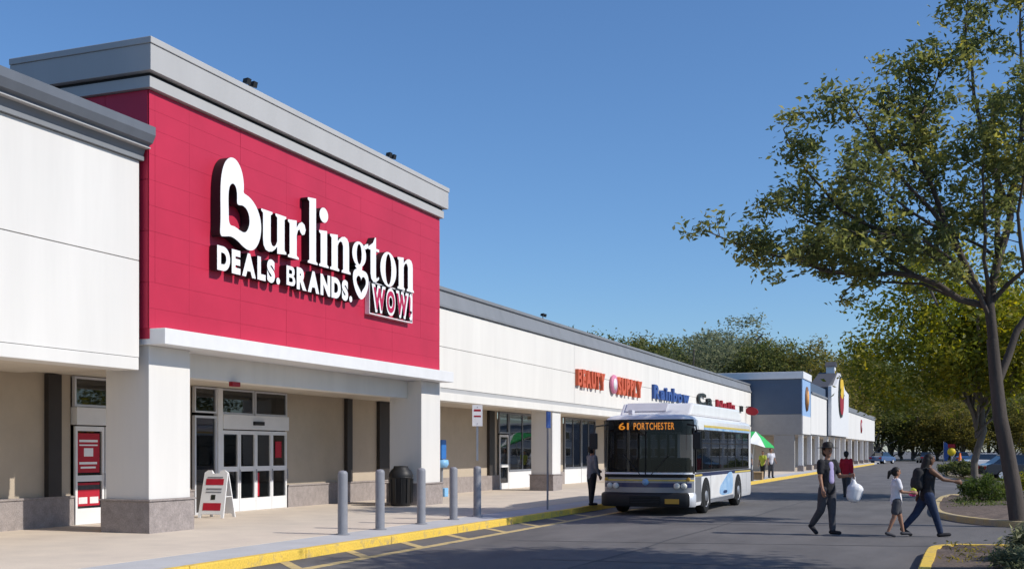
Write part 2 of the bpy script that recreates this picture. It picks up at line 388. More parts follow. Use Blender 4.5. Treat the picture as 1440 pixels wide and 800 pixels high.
# interior room behind the glass
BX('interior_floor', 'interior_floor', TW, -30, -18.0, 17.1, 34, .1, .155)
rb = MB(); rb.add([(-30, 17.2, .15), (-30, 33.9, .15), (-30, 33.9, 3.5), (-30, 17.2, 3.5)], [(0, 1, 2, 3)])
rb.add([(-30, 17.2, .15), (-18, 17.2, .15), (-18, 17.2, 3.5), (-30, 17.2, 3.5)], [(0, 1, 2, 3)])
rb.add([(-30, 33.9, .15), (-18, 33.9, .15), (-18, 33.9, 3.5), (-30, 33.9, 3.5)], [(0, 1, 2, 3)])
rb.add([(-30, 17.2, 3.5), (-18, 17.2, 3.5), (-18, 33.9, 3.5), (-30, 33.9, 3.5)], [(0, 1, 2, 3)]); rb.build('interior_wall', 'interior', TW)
def pane(parent, a, b, z0, z1, X=-17.64, name='pane', m='glass_shop'):
    return BX(name, m, parent, X - .008, X, a, b, z0, z1)
def frame(parent, a, b, z0, z1, wd=.06, X=-17.6, m='alu', nm='frame'):
    g = MB(); g.box(X - .08, X, a, a + wd, z0, z1); g.box(X - .08, X, b - wd, b, z0, z1)
    g.box(X - .08, X - .0005, a + wd, b - wd, z1 - wd, z1); g.box(X - .08, X - .0005, a + wd, b - wd, z0, z0 + wd)
    return g.build(nm, m, parent)
def leaf_door(parent, a, b, zt=2.27, kick=.49, rail=1.2):
    d = MB(); w_ = .065; X = -17.6
    d.box(X - .05, X, a, a + w_, .155, zt); d.box(X - .05, X, b - w_, b, .155, zt)
    d.box(X - .05, X - .0006, a + w_, b - w_, zt - .1, zt); d.box(X - .05, X - .0006, a + w_, b - w_, rail, rail + .13)
    d.box(X - .05, X - .0006, a + w_, b - w_, .155, kick)
    o = d.build('door', 'white_paint', parent)
    pane(o, a + w_, b - w_, kick, rail); pane(o, a + w_, b - w_, rail + .13, zt - .1)
    MB().tube([(X + .05, b - w_ * .5, .95), (X + .05, b - w_ * .5, 1.25)], .014, 8).build('handle', 'steel', o)
    return o
# main doors
sl = frame(TW, 23.3, 24.2, .15, 2.62, m='alu', nm='sidelight'); pane(sl, 23.36, 24.14, .95, 2.56); BX('kick_panel', 'dark_brown', sl, -17.66, -17.61, 23.36, 24.14, .21, .95)
for (a, b) in ((23.3, 24.2), (24.4, 25.85), (25.9, 27.45)):
    t = frame(TW, a, b, 2.69, 3.34, wd=.045, m='alu', nm='transom'); pane(t, a + .045, b - .045, 2.735, 3.295)
BX('door_post', 'white_paint', TW, -17.7, -17.56, 24.205, 24.395, .15, 3.338)
BX('door_header', 'white_paint', TW, -17.72, -17.54, 24.4, 27.45, 2.3, 2.685, bevel=.01)
for k in range(4): leaf_door(TW, 24.42 + k * .755, 24.42 + k * .755 + .745)
BX('door_sensor', 'black_plastic', TW, -17.54, -17.47, 25.7, 26.15, 2.42, 2.52, bevel=.01)
BX('poster', 'poster_red', TW, -17.632, -17.628, 26.9, 27.2, 1.55, 2.0)
BX('poster', 'poster_red', TW, -17.632, -17.628, 26.0, 26.12, .52, 1.15)
al = BX('alarm_lamp', 'dark_red', TW, -15.0, -14.9, 21.05, 21.35, 3.16, 3.265, bevel=.01)
# left doors
BX('door_header', 'white_paint', TW, -17.72, -17.54, 19.2, 21.08, 2.3, 2.68, bevel=.01)
t = frame(TW, 19.2, 21.08, 2.69, 3.34, wd=.05, nm='transom'); pane(t, 19.25, 21.03, 2.74, 3.29)
for k in range(2):
    d = leaf_door(TW, 19.22 + k * .92, 20.1 + k * .93, zt=2.27, kick=.5, rail=1.08)
po = BX('poster', 'poster_red', TW, -17.632, -17.626, 19.3, 19.98, 1.27, 2.12)
for (a, b, c, d) in ((19.36, 19.92, 1.93, 1.98), (19.36, 19.92, 1.85, 1.88), (19.5, 19.78, 1.62, 1.8), (19.36, 19.9, 1.45, 1.5), (19.4, 19.86, 1.36, 1.4)):
    BX('printed_line', 'letter_white', po, -17.6255, -17.6235, a, b, c, d)
po = BX('poster', 'poster_red', TW, -17.632, -17.626, 19.3, 19.98, .55, 1.05)
for (a, b, c, d) in ((19.3, 19.98, .9, 1.0), (19.34, 19.6, .6, .74), (19.68, 19.94, .6, .74)):
    BX('printed_line', 'cloth_dgrey' if c > .8 else 'sign_white', po, -17.6255, -17.6235, a, b, c, d)

def smooth_poly(P, it=2):
    for _ in range(it):
        Q = []
        for i in range(len(P)):
            a, b = P[i], P[(i + 1) % len(P)]; Q += [(a[0] * .75 + b[0] * .25, a[1] * .75 + b[1] * .25), (a[0] * .25 + b[0] * .75, a[1] * .25 + b[1] * .75)]
        P = Q
    return P
# ---- main sign on the red front
SG = thing('store_sign', 'large white raised lettering with a heart shaped B on the crimson front', 'sign', (-14.45, 24, 4.15))
LX = -14.43; LD = .20
NN = [(0, 0), (44, 0), (44, 5), (37, 9), (37, 70), (43, 80), (51, 85), (58, 83), (63, 74), (63, 9), (56, 5), (56, 0), (100, 0), (100, 5), (93, 9), (93, 74), (91, 88), (83, 98), (71, 101), (57, 98), (46, 91), (37, 82), (37, 100), (0, 96), (0, 91), (7, 87), (7, 9), (0, 5)]
UU = [(100 - x, 100 - y) for x, y in NN]
RR = [(0, 0), (46, 0), (46, 5), (37, 9), (37, 62), (42, 75), (49, 80), (53, 73), (61, 67), (71, 71), (76, 83), (71, 96), (59, 101), (47, 95), (37, 82), (37, 100), (0, 96), (0, 91), (7, 87), (7, 9), (0, 5)]
def stem(h): return [(0, 0), (44, 0), (44, 5), (37, 9), (37, h), (0, h - 4), (0, h - 9), (7, h - 13), (7, 9), (0, 5)]
TT = [(11, 90), (11, 22), (15, 7), (27, -2), (42, 0), (56, 9), (58, 15), (54, 17), (47, 11), (42, 13), (41, 24), (41, 90), (58, 90), (58, 98), (41, 98), (41, 130), (35, 130), (24, 112), (0, 98), (0, 90)]
def ell(cx, cy, rx, ry, n=28): return [(cx + rx * math.cos(2 * math.pi * i / n), cy + ry * math.sin(2 * math.pi * i / n)) for i in range(n)]
def heart(cx, cy, rx, ry, n=40):
    out = []
    for i in range(n):
        t = 2 * math.pi * i / n; x = 16 * math.sin(t) ** 3; y = 13 * math.cos(t) - 5 * math.cos(2 * t) - 2 * math.cos(3 * t) - math.cos(4 * t)
        out.append((cx + rx * x / 16, cy + ry * (y + 2.5) / 14.5))
    return out
EAR = [(60, 92), (70, 100), (84, 104), (86, 92), (76, 88), (66, 84)]
LINK = [(14, 30), (34, 36), (52, 33), (50, 22), (36, 18), (24, 22)]
word = [('u', [[UU]], 100), ('r', [[RR]], 78), ('l', [[stem(176)]], 44), ('i', [[stem(100), ell(22, 140, 20, 20)]], 44), ('n', [[NN]], 100),
        ('g', [[ell(38, 66, 36, 36), ell(38, 66, 13, 29)], [EAR], [LINK], [smooth_poly([(2, 2), (10, 18), (30, 24), (52, 22), (74, 20), (86, 4), (84, -22), (70, -48), (46, -66), (22, -50), (6, -24)]), heart(46, -21, 25, 25)]], 80),
        ('t', [[TT]], 58), ('o', [[ell(46, 49, 46, 52), ell(46, 49, 17, 46)]], 92), ('n', [[NN]], 100)]
def place2d(me, y0, z0, sy, sz, x0):
    for v in me.vertices:
        x, y, z = v.co; v.co = (x0 + z - SG.location.x, y0 + x * sy - SG.location.y, z0 + y * sz - SG.location.z)
adv = sum(q[2] for q in word) + 8 * 7; SY = (28.64 - 21.16) / adv; cur = 21.16
for ch, pieces, wd in word:
    for k, sp in enumerate(pieces):
        me = curve_mesh(sp, LD + .004 * k); place2d(me, cur, 6.15, SY, .0089, LX + (LD + .004 * k) / 2); link('letter', me, SG)
    cur += (wd + 7) * SY
# the B: a leaning heart ring
def rot2(P, a, c, s=(1, 1)):
    ca, sa = math.cos(a), math.sin(a); return [(c[0] + s[0] * (x * ca - y * sa), c[1] + s[1] * (x * sa + y * ca)) for x, y in P]
def bheart(k):
    # outline: tall left stem side, big lobe at the top, smaller lobe right, point at lower left
    P = [(0, 0), (.03, .35), (.02, .8), (.03, 1.15), (.09, 1.42), (.19, 1.60), (.33, 1.71), (.49, 1.73), (.63, 1.66), (.74, 1.52), (.80, 1.33), (.81, 1.16), (.79, 1.06), (.95, 1.04), (1.12, .97), (1.28, .84), (1.39, .66), (1.43, .45), (1.40, .24), (1.31, .05), (1.16, -.09), (.97, -.13), (.78, -.08), (.58, .02), (.38, .07), (.18, .03)]
    Q = [(.30, .29), (.29, .6), (.28, .9), (.31, 1.08), (.38, 1.17), (.47, 1.19), (.55, 1.12), (.58, .98), (.57, .80), (.62, .77), (.78, .80), (.92, .74), (1.0, .61), (1.01, .45), (.95, .31), (.84, .22), (.68, .24), (.5, .30)]
    return [P, Q]
me = curve_mesh([smooth_poly(q) for q in bheart(0)], LD + .03); place2d(me, 19.62, 6.16, 1.05, 1.0, LX + LD / 2 + .015); link('letter', me, SG)
SG2 = thing('slogan_sign', 'small white block capitals under the heart lettering, ending in a full stop', 'sign', (-14.45, 22, 4.15))
flat_text(SG2, 'DEALS. BRANDS.', (LX, 19.6, 5.47), (0, 1, 0), (0, 0, 1), 5.6, .52, .18, ('letter_white', 'letter_side'), bold=.062, gap=.10)
SG3 = thing('outlined_sign', 'crimson outlined word in white edging at lower right of the lettering', 'sign', (-14.45, 27, 4.15))
flat_text(SG3, 'WOW!', (LX, 26.26, 5.37), (0, 1, 0), (0, 0, 1), 2.36, .74, .16, ('letter_white', 'letter_side'), bold=.105, gap=.05)
flat_text(SG3, 'WOW!', (LX + .158, 26.36, 5.45), (0, 1, 0), (0, 0, 1), 2.14, .58, .012, ('wow_red', 'wow_red'), bold=.035, gap=.20, name='letter_face')

fr_ = MB(); zz0, zz1, ya, yb, tk = 5.31, 6.15, 26.19, 28.69, .022
fr_.box(LX, LX + .13, ya, ya + tk, zz0, zz1); fr_.box(LX, LX + .13, yb - tk, yb, zz0, zz1); fr_.box(LX, LX + .1295, ya + tk, yb - tk, zz1 - tk, zz1); fr_.box(LX, LX + .1295, ya + tk, yb - tk, zz0, zz0 + tk); fr_.build('frame', 'letter_white', SG3)
# ---- roof floodlights
def floodlight(loc, label):
    f = thing('roof_floodlight', label, 'floodlight', loc, 'floodlights on the roof edge')
    x, y, z = loc
    MB().tube([(x, y, z), (x, y, z + .14)], .018, 8).build('stand', 'black_plastic', f)
    for s in (-1, 1): MB().prism([(-.04 + x, z + .13), (.07 + x, z + .10), (.10 + x, z + .22), (-.02 + x, z + .21)], y + s * .12 - .07, y + s * .12 + .07, 'y').build('lamp_head', 'black_plastic', f)
floodlight((-14.42, 20.98, 9.58), 'small twin floodlight on the crimson tower cornice, nearer the left end')
floodlight((-14.42, 27.58, 9.58), 'small twin floodlight on the crimson tower cornice, nearer the right end')
floodlight((-15.2, 41.9, 6.87), 'small twin floodlight on the low grey roof edge')

# ---- right wing
WR = thing('store_wing', 'long low white wing with sloped grey roof edge, stretching behind the bus', 'building', (-17, 60, .15))
fascia_panels(WR, -15.0, .06, 30.82, 88.3, (3.70, 4.98, 6.18), 4, 'stucco_warm')
BX('fascia_core', 'groove', WR, -15.5, -15.05, 30.82, 88.28, 3.36, 6.2)
BX('bottom_trim', 'stucco_warm', WR, -15.52, -14.97, 31.1, 88.25, 3.30, 3.56, bevel=.012)
BX('trim_band', 'cornice_light', WR, -15.06, -15.015, 31.1, 88.25, 3.565, 3.695)
runY('roof_edge', 'cornice_mid', WR, [(-15.6, 6.2), (-14.93, 6.2), (-14.93, 6.26), (-14.98, 6.28), (-15.12, 6.74), (-15.06, 6.77), (-15.06, 6.87), (-15.6, 6.87)], 30.85, 88.6)
BX('roof', 'grey_roof', WR, -26, -15.6, 31, 88.3, 6.3, 6.5)
BX('soffit', 'soffit', WR, -17.7, -15.52, 31.1, 88.3, 3.36, 3.46)
for y in (42.6, 55.2, 67.8, 80.4):
    c = BX('column', 'stucco', WR, -15.95, -15.05, y, y + 1.0, .8, 3.36, bevel=.012)
    BX('column_base', 'base_stone', c, -16.0, -15.0, y - .05, y + 1.05, .1, .765, bevel=.01)
    BX('base_cap', 'base_stone', c, -16.03, -14.97, y - .08, y + 1.08, .7655, .80, bevel=.008)
BX('wall', 'tan_wall', WR, -18.0, -17.7, 34.0, 43.3, .1, 3.5)
BX('wall_base', 'base_stone', WR, -17.699, -17.6, 34.0, 43.3, .1, .74)
BX('pilaster_strip', 'dark_brown', WR, -17.699, -17.58, 42.2, 42.75, .76, 3.34)
BX('wall', 'tan_wall', WR, -18.0, -17.7, 43.3, 88.3, 3.34, 3.5)
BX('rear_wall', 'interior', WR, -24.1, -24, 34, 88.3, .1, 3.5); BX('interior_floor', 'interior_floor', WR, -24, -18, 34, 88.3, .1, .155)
# storefronts: door + window with white kick panel
bays = [(43.3, 44.35, 0), (44.4, 47.6, 1), (47.6, 51.6, 2), (51.65, 54.2, 1), (54.25, 56.6, 1), (56.6, 58.4, 2), (58.4, 62.5, 1), (62.5, 63.6, 0), (63.6, 67, 1), (67, 69, 2), (69, 73, 1), (73, 74.1, 0), (74.1, 79, 1), (79, 81.5, 2), (81.5, 86, 1), (86, 88.3, 2)]
rg = random.Random(8)
for (a, b, k) in bays:
    if k == 2:
        BX('wall', 'tan_wall', WR, -18.0, -17.7, a, b, .1, 3.34); BX('wall_base', 'base_stone', WR, -17.699, -17.6, a, b, .1, .74)
    elif k == 1:
        wf = frame(WR, a, b, .86, 3.34, nm='shop_window', wd=.08, m='steel'); pane(wf, a + .08, (a + b) / 2 - .02, .94, 3.26); pane(wf, (a + b) / 2 + .02, b - .08, .94, 3.26)
        BX('mullion', 'steel', wf, -17.67, -17.61, (a + b) / 2 - .02, (a + b) / 2 + .02, .94, 3.26)
        BX('kick_wall', 'white_paint', WR, -18, -17.62, a, b, .1, .855)
        for q in range(3):
            yy = rg.uniform(a + .2, b - .7); zz = rg.uniform(1.2, 2.7)
            BX('poster', rg.choice(['poster_red', 'orange_sign', 'sign_white', 'blue_sign']), wf, -17.66, -17.655, yy, yy + rg.uniform(.3, .6), zz, zz + rg.uniform(.25, .5))
    else:
        leaf_door(WR, a + .05, b - .02, zt=2.4, kick=.4, rail=1.05); tf = frame(WR, a, b, 2.45, 3.34, nm='transom', m='steel'); pane(tf, a + .06, b - .06, 2.51, 3.28)
# bright red lit sign in the first window
ws = thing('window_sign', 'bright orange red round sign hanging in the shop window', 'sign', (-17.8, 45.2, 2.0))
MB().lathe([(0, -17.80), (.17, -17.80), (.19, -17.78), (.17, -17.76), (0, -17.76)], cy=45.2, cz=2.25, n=20, axis='x').build('sign_disc', 'orange_cone', ws)
MB().tube([(-17.78, 45.2, 2.44), (-17.78, 45.2, 3.35)], .006, 6).build('cord', 'black_plastic', ws)

def wall_sign(label, text, y0, y1, z0, z1, m, bold=.04, side='letter_side', X=-14.99, d=.14):
    s = thing('shop_sign', label, 'sign', (X, (y0 + y1) / 2, z0), 'shop signs on the low white fascia')
    flat_text(s, text, (X, y0, z0), (0, 1, 0), (0, 0, 1), y1 - y0, z1 - z0, d, (m, side), bold=bold); 
    BX('raceway', 'cornice_mid', s, X - .008, X + .02, y0 + .1, y1 - .1, z0 + .1, z0 + .22)
    return s
wall_sign('orange block letter shop sign, the one nearest the crimson front', 'BEAUTY', 45.3, 49.2, 4.42, 5.19, 'orange_sign', bold=.05, side='orange_sign')
s2 = wall_sign('orange block letter shop sign with a pale pink disc at its start', 'SUPPLY', 51.3, 55.6, 4.36, 5.2, 'orange_sign', bold=.05, side='orange_sign')
MB().lathe([(0, -14.96), (.42, -14.96), (.45, -14.9), (.42, -14.83), (0, -14.83)], cy=50.7, cz=4.8, n=28, axis='x').build('logo_disc', 'pink_sign', s2)
MB().lathe([(0, -14.829), (.28, -14.829), (.28, -14.82), (0, -14.82)], cy=50.7, cz=4.8, n=28, axis='x').build('logo_face', 'sign_white', s2)
wall_sign('deep blue lettered shop sign above the bus', 'Rainbow', 58.0, 66.3, 4.45, 5.2, 'blue_sign', bold=.04, side='blue_sign')
wall_sign('black lettered shop sign between the blue and the red lettering', 'Ca', 68.8, 73, 4.55, 5.3, 'black_sign', bold=.03)
wall_sign('dark red slanting shop sign near the far end of the white fascia', 'Nails', 74.6, 81, 4.6, 5.1, 'dark_red', bold=.04, side='dark_red')
wall_sign('tiny black lettered sign right of the dark red lettering', 'l', 83.4, 84.2, 4.6, 5.0, 'black_sign')
bs = thing('blade_sign', 'dark red rounded sign sticking out at the end of the white fascia', 'sign', (-14.9, 86.2, 4.2))
MB().prism(smooth_poly([(-14.99, 4.45), (-14.3, 4.35), (-14.05, 4.6), (-14.2, 4.9), (-14.6, 5.02), (-14.99, 4.95)]), 86.1, 86.3, 'y').build('sign_panel', 'dark_red', bs)
BX('bracket', 'black_plastic', bs, -15.0, -14.6, 86.17, 86.23, 5.0, 5.06)

# ---- blue building beyond
BB = thing('blue_building', 'blue sided store with white parapet and white columns beyond the bus', 'building', (-15, 91, .15))
BX('wall', 'blue_siding', BB, -26, -11.2, 88.62, 105, 4.51, 7.2)
for k in range(9):
    z = 4.52 + k * .3; MB().prism([(88.62, z), (88.59, z), (88.604, z + .298), (88.62, z + .298)], -26, -11.2, 'x').build('siding_board', 'blue_siding', BB)
BX('parapet', 'white_paint', BB, -26.1, -11.05, 88.45, 93.6, 7.21, 7.75, bevel=.03)
BX('lower_wall', 'grey_wall', BB, -26, -11.2, 88.6, 105, 2.95, 4.505)
BX('front_panel', 'blue_light', BB, -11.199, -11.14, 88.57, 93.5, 4.4, 7.205)
BX('fascia', 'stucco', BB, -11.199, -11.1, 93.5, 105, 3.05, 6.3); BX('fascia_low', 'stucco', BB, -11.199, -11.12, 88.57, 93.5, 3.0, 4.395)
BX('fascia_roof', 'cornice_mid', BB, -12.5, -11.0, 93.61, 105, 6.301, 6.45)
BX('side_wall', 'grey_wall', BB, -13.3, -11.75, 88.65, 89.0, .1, 2.94); BX('store_wall', 'tan_wall', BB, -15.2, -15, 88.7, 105, .1, 2.95)
for y in (89.2, 94.5, 99.8): 
    c = BX('column', 'white_paint', BB, -11.55, -11.2, y, y + .4, .15, 3.0, bevel=.01); BX('column_base', 'base_stone', c, -11.6, -11.15, y - .05, y + .45, .1, .6)
lg = thing('round_logo_sign', 'brown and orange oval emblem on the pale blue store front', 'sign', (-11.13, 91, 4.8))
MB().lathe([(0, -11.135), (.95, -11.135), (.95, -11.06), (0, -11.06)], cy=91, cz=5.75, n=28, axis='x').build('emblem_back', 'logo_brown', lg)
MB().lathe([(0, -11.059), (.6, -11.059), (.6, -11.03), (0, -11.03)], cy=91.3, cz=5.8, n=28, axis='x').build('emblem_front', 'logo_orange', lg)
# gabled tower + end wing
GB = thing('gabled_building', 'white store with a tall gabled front and long low wing at the far end', 'building', (-14, 130, .15))
MB().prism([(105.2, 3.1), (122, 3.1), (122, 7.5), (118, 7.8), (113.6, 9.2), (109.2, 7.8), (105.2, 7.5)], -11.0, -10.7, 'x').build('gable_front', 'white_paint', GB)
BX('gable_body', 'blue_siding', GB, -12.6, -11.001, 105.3, 121.9, 3.05, 7.4)
MB().prism([(104.9, 7.41), (122.3, 7.41), (113.6, 9.3)], -12.7, -11.01, 'x').build('gable_roof', 'grey_roof', GB)
BX('cupola', 'white_paint', GB, -12.0, -11.2, 113, 114.2, 8.9, 9.8, bevel=.03)
MB().prism([(112.8, 9.81), (114.4, 9.81), (113.6, 10.3)], -12.1, -11.1, 'x').build('cupola_roof', 'grey_roof', GB)
BX('fascia', 'stucco', GB, -11.2, -10.95, 122.01, 164.3, 3.0, 5.85); BX('roof_edge', 'cornice_mid', GB, -18, -10.85, 122.01, 164.5, 5.851, 6.3)
BX('store_wall', 'grey_wall', GB, -15, -14.6, 105, 164.3, .1, 3.0); BX('end_wall', 'grey_wall', GB, -15, -11.1, 163.9, 164.2, .1, 2.99); BX('soffit', 'soffit', GB, -14.6, -11.2, 105.2, 164.3, 3.01, 3.04)
for y in (106, 111.5, 117, 122.5, 130, 138, 146, 154):
    c = BX('column', 'white_paint', GB, -11.5, -11.1, y, y + .45, .15, 3.005, bevel=.01); BX('column_base', 'base_stone', c, -11.55, -11.05, y - .05, y + .5, .1, .55)
os_ = thing('oval_sign', 'tall red and yellow oval sign on the white gabled front', 'sign', (-10.69, 113.6, 5))
MB().prism(ell(113.6, 6.9, 2.4, 2.0), -10.699, -10.6, 'x').build('sign_back', 'black_sign', os_)
MB().prism(ell(113.6, 6.2, 1.8, 1.05), -10.599, -10.56, 'x').build('sign_lower', 'dark_red', os_)
MB().prism(ell(113.6, 7.7, 1.7, 1.0), -10.5985, -10.55, 'x').build('sign_upper', 'logo_yellow', os_)
rs = thing('round_wall_sign', 'small dark red round sign on the farthest white fascia', 'sign', (-10.94, 141, 4))
MB().lathe([(0, -10.949), (.8, -10.949), (.8, -10.85), (0, -10.85)], cy=141, cz=4.6, n=24, axis='x').build('sign_disc', 'dark_red', rs)
MB().lathe([(0, -10.849), (.45, -10.849), (.45, -10.83), (0, -10.83)], cy=141, cz=4.6, n=24, axis='x').build('sign_face', 'sign_white', rs)
#@@PART2
# ================================================================== STREET FURNITURE
for i, (y, lb) in enumerate(((19.0, 'grey steel bollard, the nearest of the five on the pavement edge'), (20.5, 'second nearest grey bollard on the pavement edge'), (22.4, 'third grey bollard on the pavement edge, beside the trash can'),
                             (24.1, 'fourth grey bollard on the pavement edge, next to the sign post'), (25.5, 'grey bollard farthest along the pavement, carrying the parking sign'))):
    b = thing('bollard', lb, 'bollard', (-10.95, y, .146), 'grey bollards along the pavement edge')
    MB().lathe([(.095, .13), (.095, 1.30), (.088, 1.335), (.06, 1.36), (0, 1.37)], -10.95, y, 20).build('post', 'bollard', b)
    MB().lathe([(.0, .15), (.135, .15), (.135, .165), (.097, .17)], -10.95, y, 20).build('foot_plate', 'bollard', b)
def sign_post(x, y, ztop, z0, z1, wd, rz, label, zb=.146, blue=False):
    s = thing('parking_sign', label, 'sign', (x, y, zb), 'signs on posts along the kerb', rz=rz)
    MB().box(-.025, .025, -.018, .018, 0, ztop - zb).build('post', 'steel', s)
    MB().box(-wd / 2, wd / 2, -.03, -.021, z0 - zb, z1 - zb).build('sign_plate', 'blue_sign' if blue else 'sign_white', s)
    if not blue:
        MB().box(-wd * .34, wd * .34, -.0335, -.0305, z1 - zb - .16, z1 - zb - .11).build('printed_line', 'dark_red', s)
        MB().box(-wd * .34, wd * .34, -.0335, -.0305, z1 - zb - .30, z1 - zb - .26).build('printed_line', 'dark_red', s)
    for q in (z0 + .06, z1 - .06): MB().lathe([(0, -.036), (.012, -.036), (.012, -.0305)], 0, 0, 8, axis='y', cz=q - zb).build('bolt', 'steel', s)
sign_post(-10.95, 25.5, 2.86, 2.34, 2.86, .25, R(28), 'small white parking sign on a post rising from the last bollard', zb=1.5)
sign_post(-10.42, 29.1, 2.82, 2.36, 2.80, .30, R(86), 'narrow sign on a thin grey post at the kerb before the bus', blue=True)
# trash can
tc = thing('trash_can', 'black round litter bin with domed lid beside the far white column', 'trash can', (-15.0, 29.35, .15))
MB().lathe([(.0, .152), (.27, .152), (.30, .2), (.33, .95), (.345, .97), (.345, 1.0), (.0, 1.0)], -15.0, 29.35, 24).build('bin_body', 'black_plastic', tc)
MB().lathe([(.35, 1.002), (.35, 1.05), (.30, 1.16), (.22, 1.24), (.20, 1.30), (0, 1.31)], -15.0, 29.35, 24).build('lid', 'black_plastic', tc)
for k in range(12):
    a = k * math.pi / 6; x, y = -15 + math.cos(a) * .325, 29.35 + math.sin(a) * .325
    MB().tube([(x, y, .25), (-15 + math.cos(a) * .345, 29.35 + math.sin(a) * .345, .94)], .014, 5).build('rib', 'black_plastic', tc)
# blue kiosk on a post
pk = thing('phone_kiosk', 'narrow bright blue pay phone kiosk on a post behind the far white column', 'kiosk', (-16.75, 35.85, .15))
MB().tube([(-16.75, 35.85, .15), (-16.75, 35.85, 1.2)], .06, 10).build('post', 'steel', pk)
BX('hood', 'blue_plastic', pk, -16.95, -16.62, 35.6, 36.0, 1.45, 2.12, bevel=.04)
BX('phone_panel', 'navy', pk, -16.9, -16.66, 35.55, 35.599, 1.5, 2.0, bevel=.01)
MB().lathe([(0, 1.15), (.2, 1.16), (.26, 1.28), (.24, 1.42), (0, 1.449)], -16.75, 35.85, 20).build('shelf', 'lblue_plastic', pk)
BX('foot_plate', 'lblue_plastic', pk, -16.95, -16.55, 35.7, 36.0, .15, .45, bevel=.02)
# A-frame sign
af = thing('a_frame_sign', 'white folding sandwich board with dark red print by the glass doors', 'sign', (-16.55, 22.75, .15), rz=R(8))
def leaf_board(s):
    P = [(-.33, 0), (-.27, 0), (-.25, .09), (.25, .09), (.27, 0), (.33, 0), (.30, 1.1), (.22, 1.16), (.12, 1.16), (.08, 1.08), (-.08, 1.08), (-.12, 1.16), (-.22, 1.16), (-.30, 1.1)]
    b = MB(); b.prism(P, -.02, .02, 'y'); ang = s * R(15); off = s * .30
    M = Matrix.Translation((0, off, 0)) @ Matrix.Rotation(ang, 4, 'X')
    b.v = [tuple(M @ Vector(p)) for p in b.v]; return b, M
for s in (-1, 1):
    b, M = leaf_board(s); o = b.build('board', 'white_paint', af)
    if s < 0:
        for (x0, x1, z0, z1, m) in ((-.23, .23, .80, .95, 'poster_red'), (-.23, .23, .18, .36, 'poster_red'), (-.2, .2, .97, 1.0, 'cloth_grey'), (-.2, .2, .68, .72, 'cloth_grey'), (-.05, .06, .44, .56, 'black_sign'), (-.2, .2, .61, .64, 'cloth_grey')):
            q = MB().box(x0, x1, -.026, -.0215, z0, z1); q.v = [tuple(M @ Vector(p)) for p in q.v]; q.build('printed_panel', m, o)
MB().tube([(-.31, -.16, .5), (-.31, .16, .5)], .012, 6).build('spreader', 'white_paint', af)
MB().tube([(.31, -.16, .5), (.31, .16, .5)], .012, 6).build('spreader', 'white_paint', af)

# ================================================================== BUS
BUS = thing('city_bus', 'white, silver and blue city bus with orange destination sign, stopped at the kerb', 'bus', (-7.86, 29.75, 0), local=True)
HW, BL = 1.25, 9.3
def plan(inset, fr=.32, rr=.14, bow=.10):
    """outline of the bus seen from above, counter clockwise from the rear left"""
    hw = HW - inset; P = []
    N = 8
    yf = inset
    for i in range(N + 1):                                   # right front corner (x=+hw), going towards the front
        a = math.pi / 2 * i / N; P.append((hw - fr + fr * math.cos(a), yf + bow + fr - fr * math.sin(a)))
    M = 10
    for i in range(1, M):                                    # bowed front
        t = 1 - 2 * i / M; P.append((t * (hw - fr), yf + bow - bow * (1 - t * t)))
    for i in range(N + 1):
        a = math.pi / 2 * (1 - i / N); P.append((-(hw - fr) - fr * math.cos(a), yf + bow + fr - fr * math.sin(a)))
    for i in range(5):
        a = math.pi / 2 * i / 4; P.append((-(hw - rr) - rr * math.cos(a), BL - inset - rr + rr * math.sin(a)))
    for i in range(5):
        a = math.pi / 2 * (1 - i / 4); P.append(((hw - rr) + rr * math.cos(a), BL - inset - rr + rr * math.sin(a)))
    return P
NF = 27                                                      # ring indices 0..26 run round the front
def shell(levels, i0=None, i1=None, cap_top=False, cap_bot=False):
    b = MB(); rings = [[(x, y, z) for x, y in plan(ins)] for z, ins in levels]; n = len(rings[0])
    rng = range(n) if i0 is None else range(i0, i1)
    vs = [p for r in rings for p in r]; fs = []
    for k in range(len(rings) - 1):
        for i in rng: j = (i + 1) % n; fs.append((k * n + i, k * n + j, (k + 1) * n + j, (k + 1) * n + i)[::-1] if False else (k * n + j, k * n + i, (k + 1) * n + i, (k + 1) * n + j))
    b.add(vs, fs, 0, True)
    if cap_top: b.add(rings[-1], [tuple(range(n))[::-1]])
    if cap_bot: b.add(rings[0], [tuple(range(n))])
    return b
body = shell([(.26, .02), (.34, 0), (1.10, 0), (1.16, .005)], cap_bot=True).build('lower_body', 'bus_white', BUS)
roof = shell([(2.575, .022), (2.63, .06), (2.68, .14), (2.72, .30), (2.735, .5)], cap_top=True).build('roof', 'bus_white', BUS)
shell([(2.30, .004), (2.46, .002), (2.576, .0215)], NF - 2, 37).build('side_cove', 'bus_white', roof); shell([(2.30, .004), (2.46, .002), (2.576, .0215)], 0, 1).build('side_cove', 'bus_white', roof)
shell([(.24, -.05), (.30, -.075), (.56, -.075), (.60, -.05), (.62, -.006)], 5, NF - 2).build('bumper', 'black_plastic', BUS)
shell([(.24, -.02), (.30, -.045), (.56, -.045), (.62, -.006)], 0, 5).build('bumper_corner', 'alu', BUS)
shell([(.60, -.004), (1.02, -.004)], 1, NF - 2).build('front_panel', 'bus_silver', body)
shell([(.76, -.010), (.88, -.010)], 3, NF - 4).build('front_stripe', 'bus_blue', body)
shell([(.93, -.010), (.97, -.010)], 1, NF - 2).build('front_stripe', 'bus_yellow', body)
ws_ = shell([(1.10, .004), (1.6, .012), (2.2, .018), (2.575, .026)], 1, NF - 2).build('windscreen', 'glass_bus', BUS)
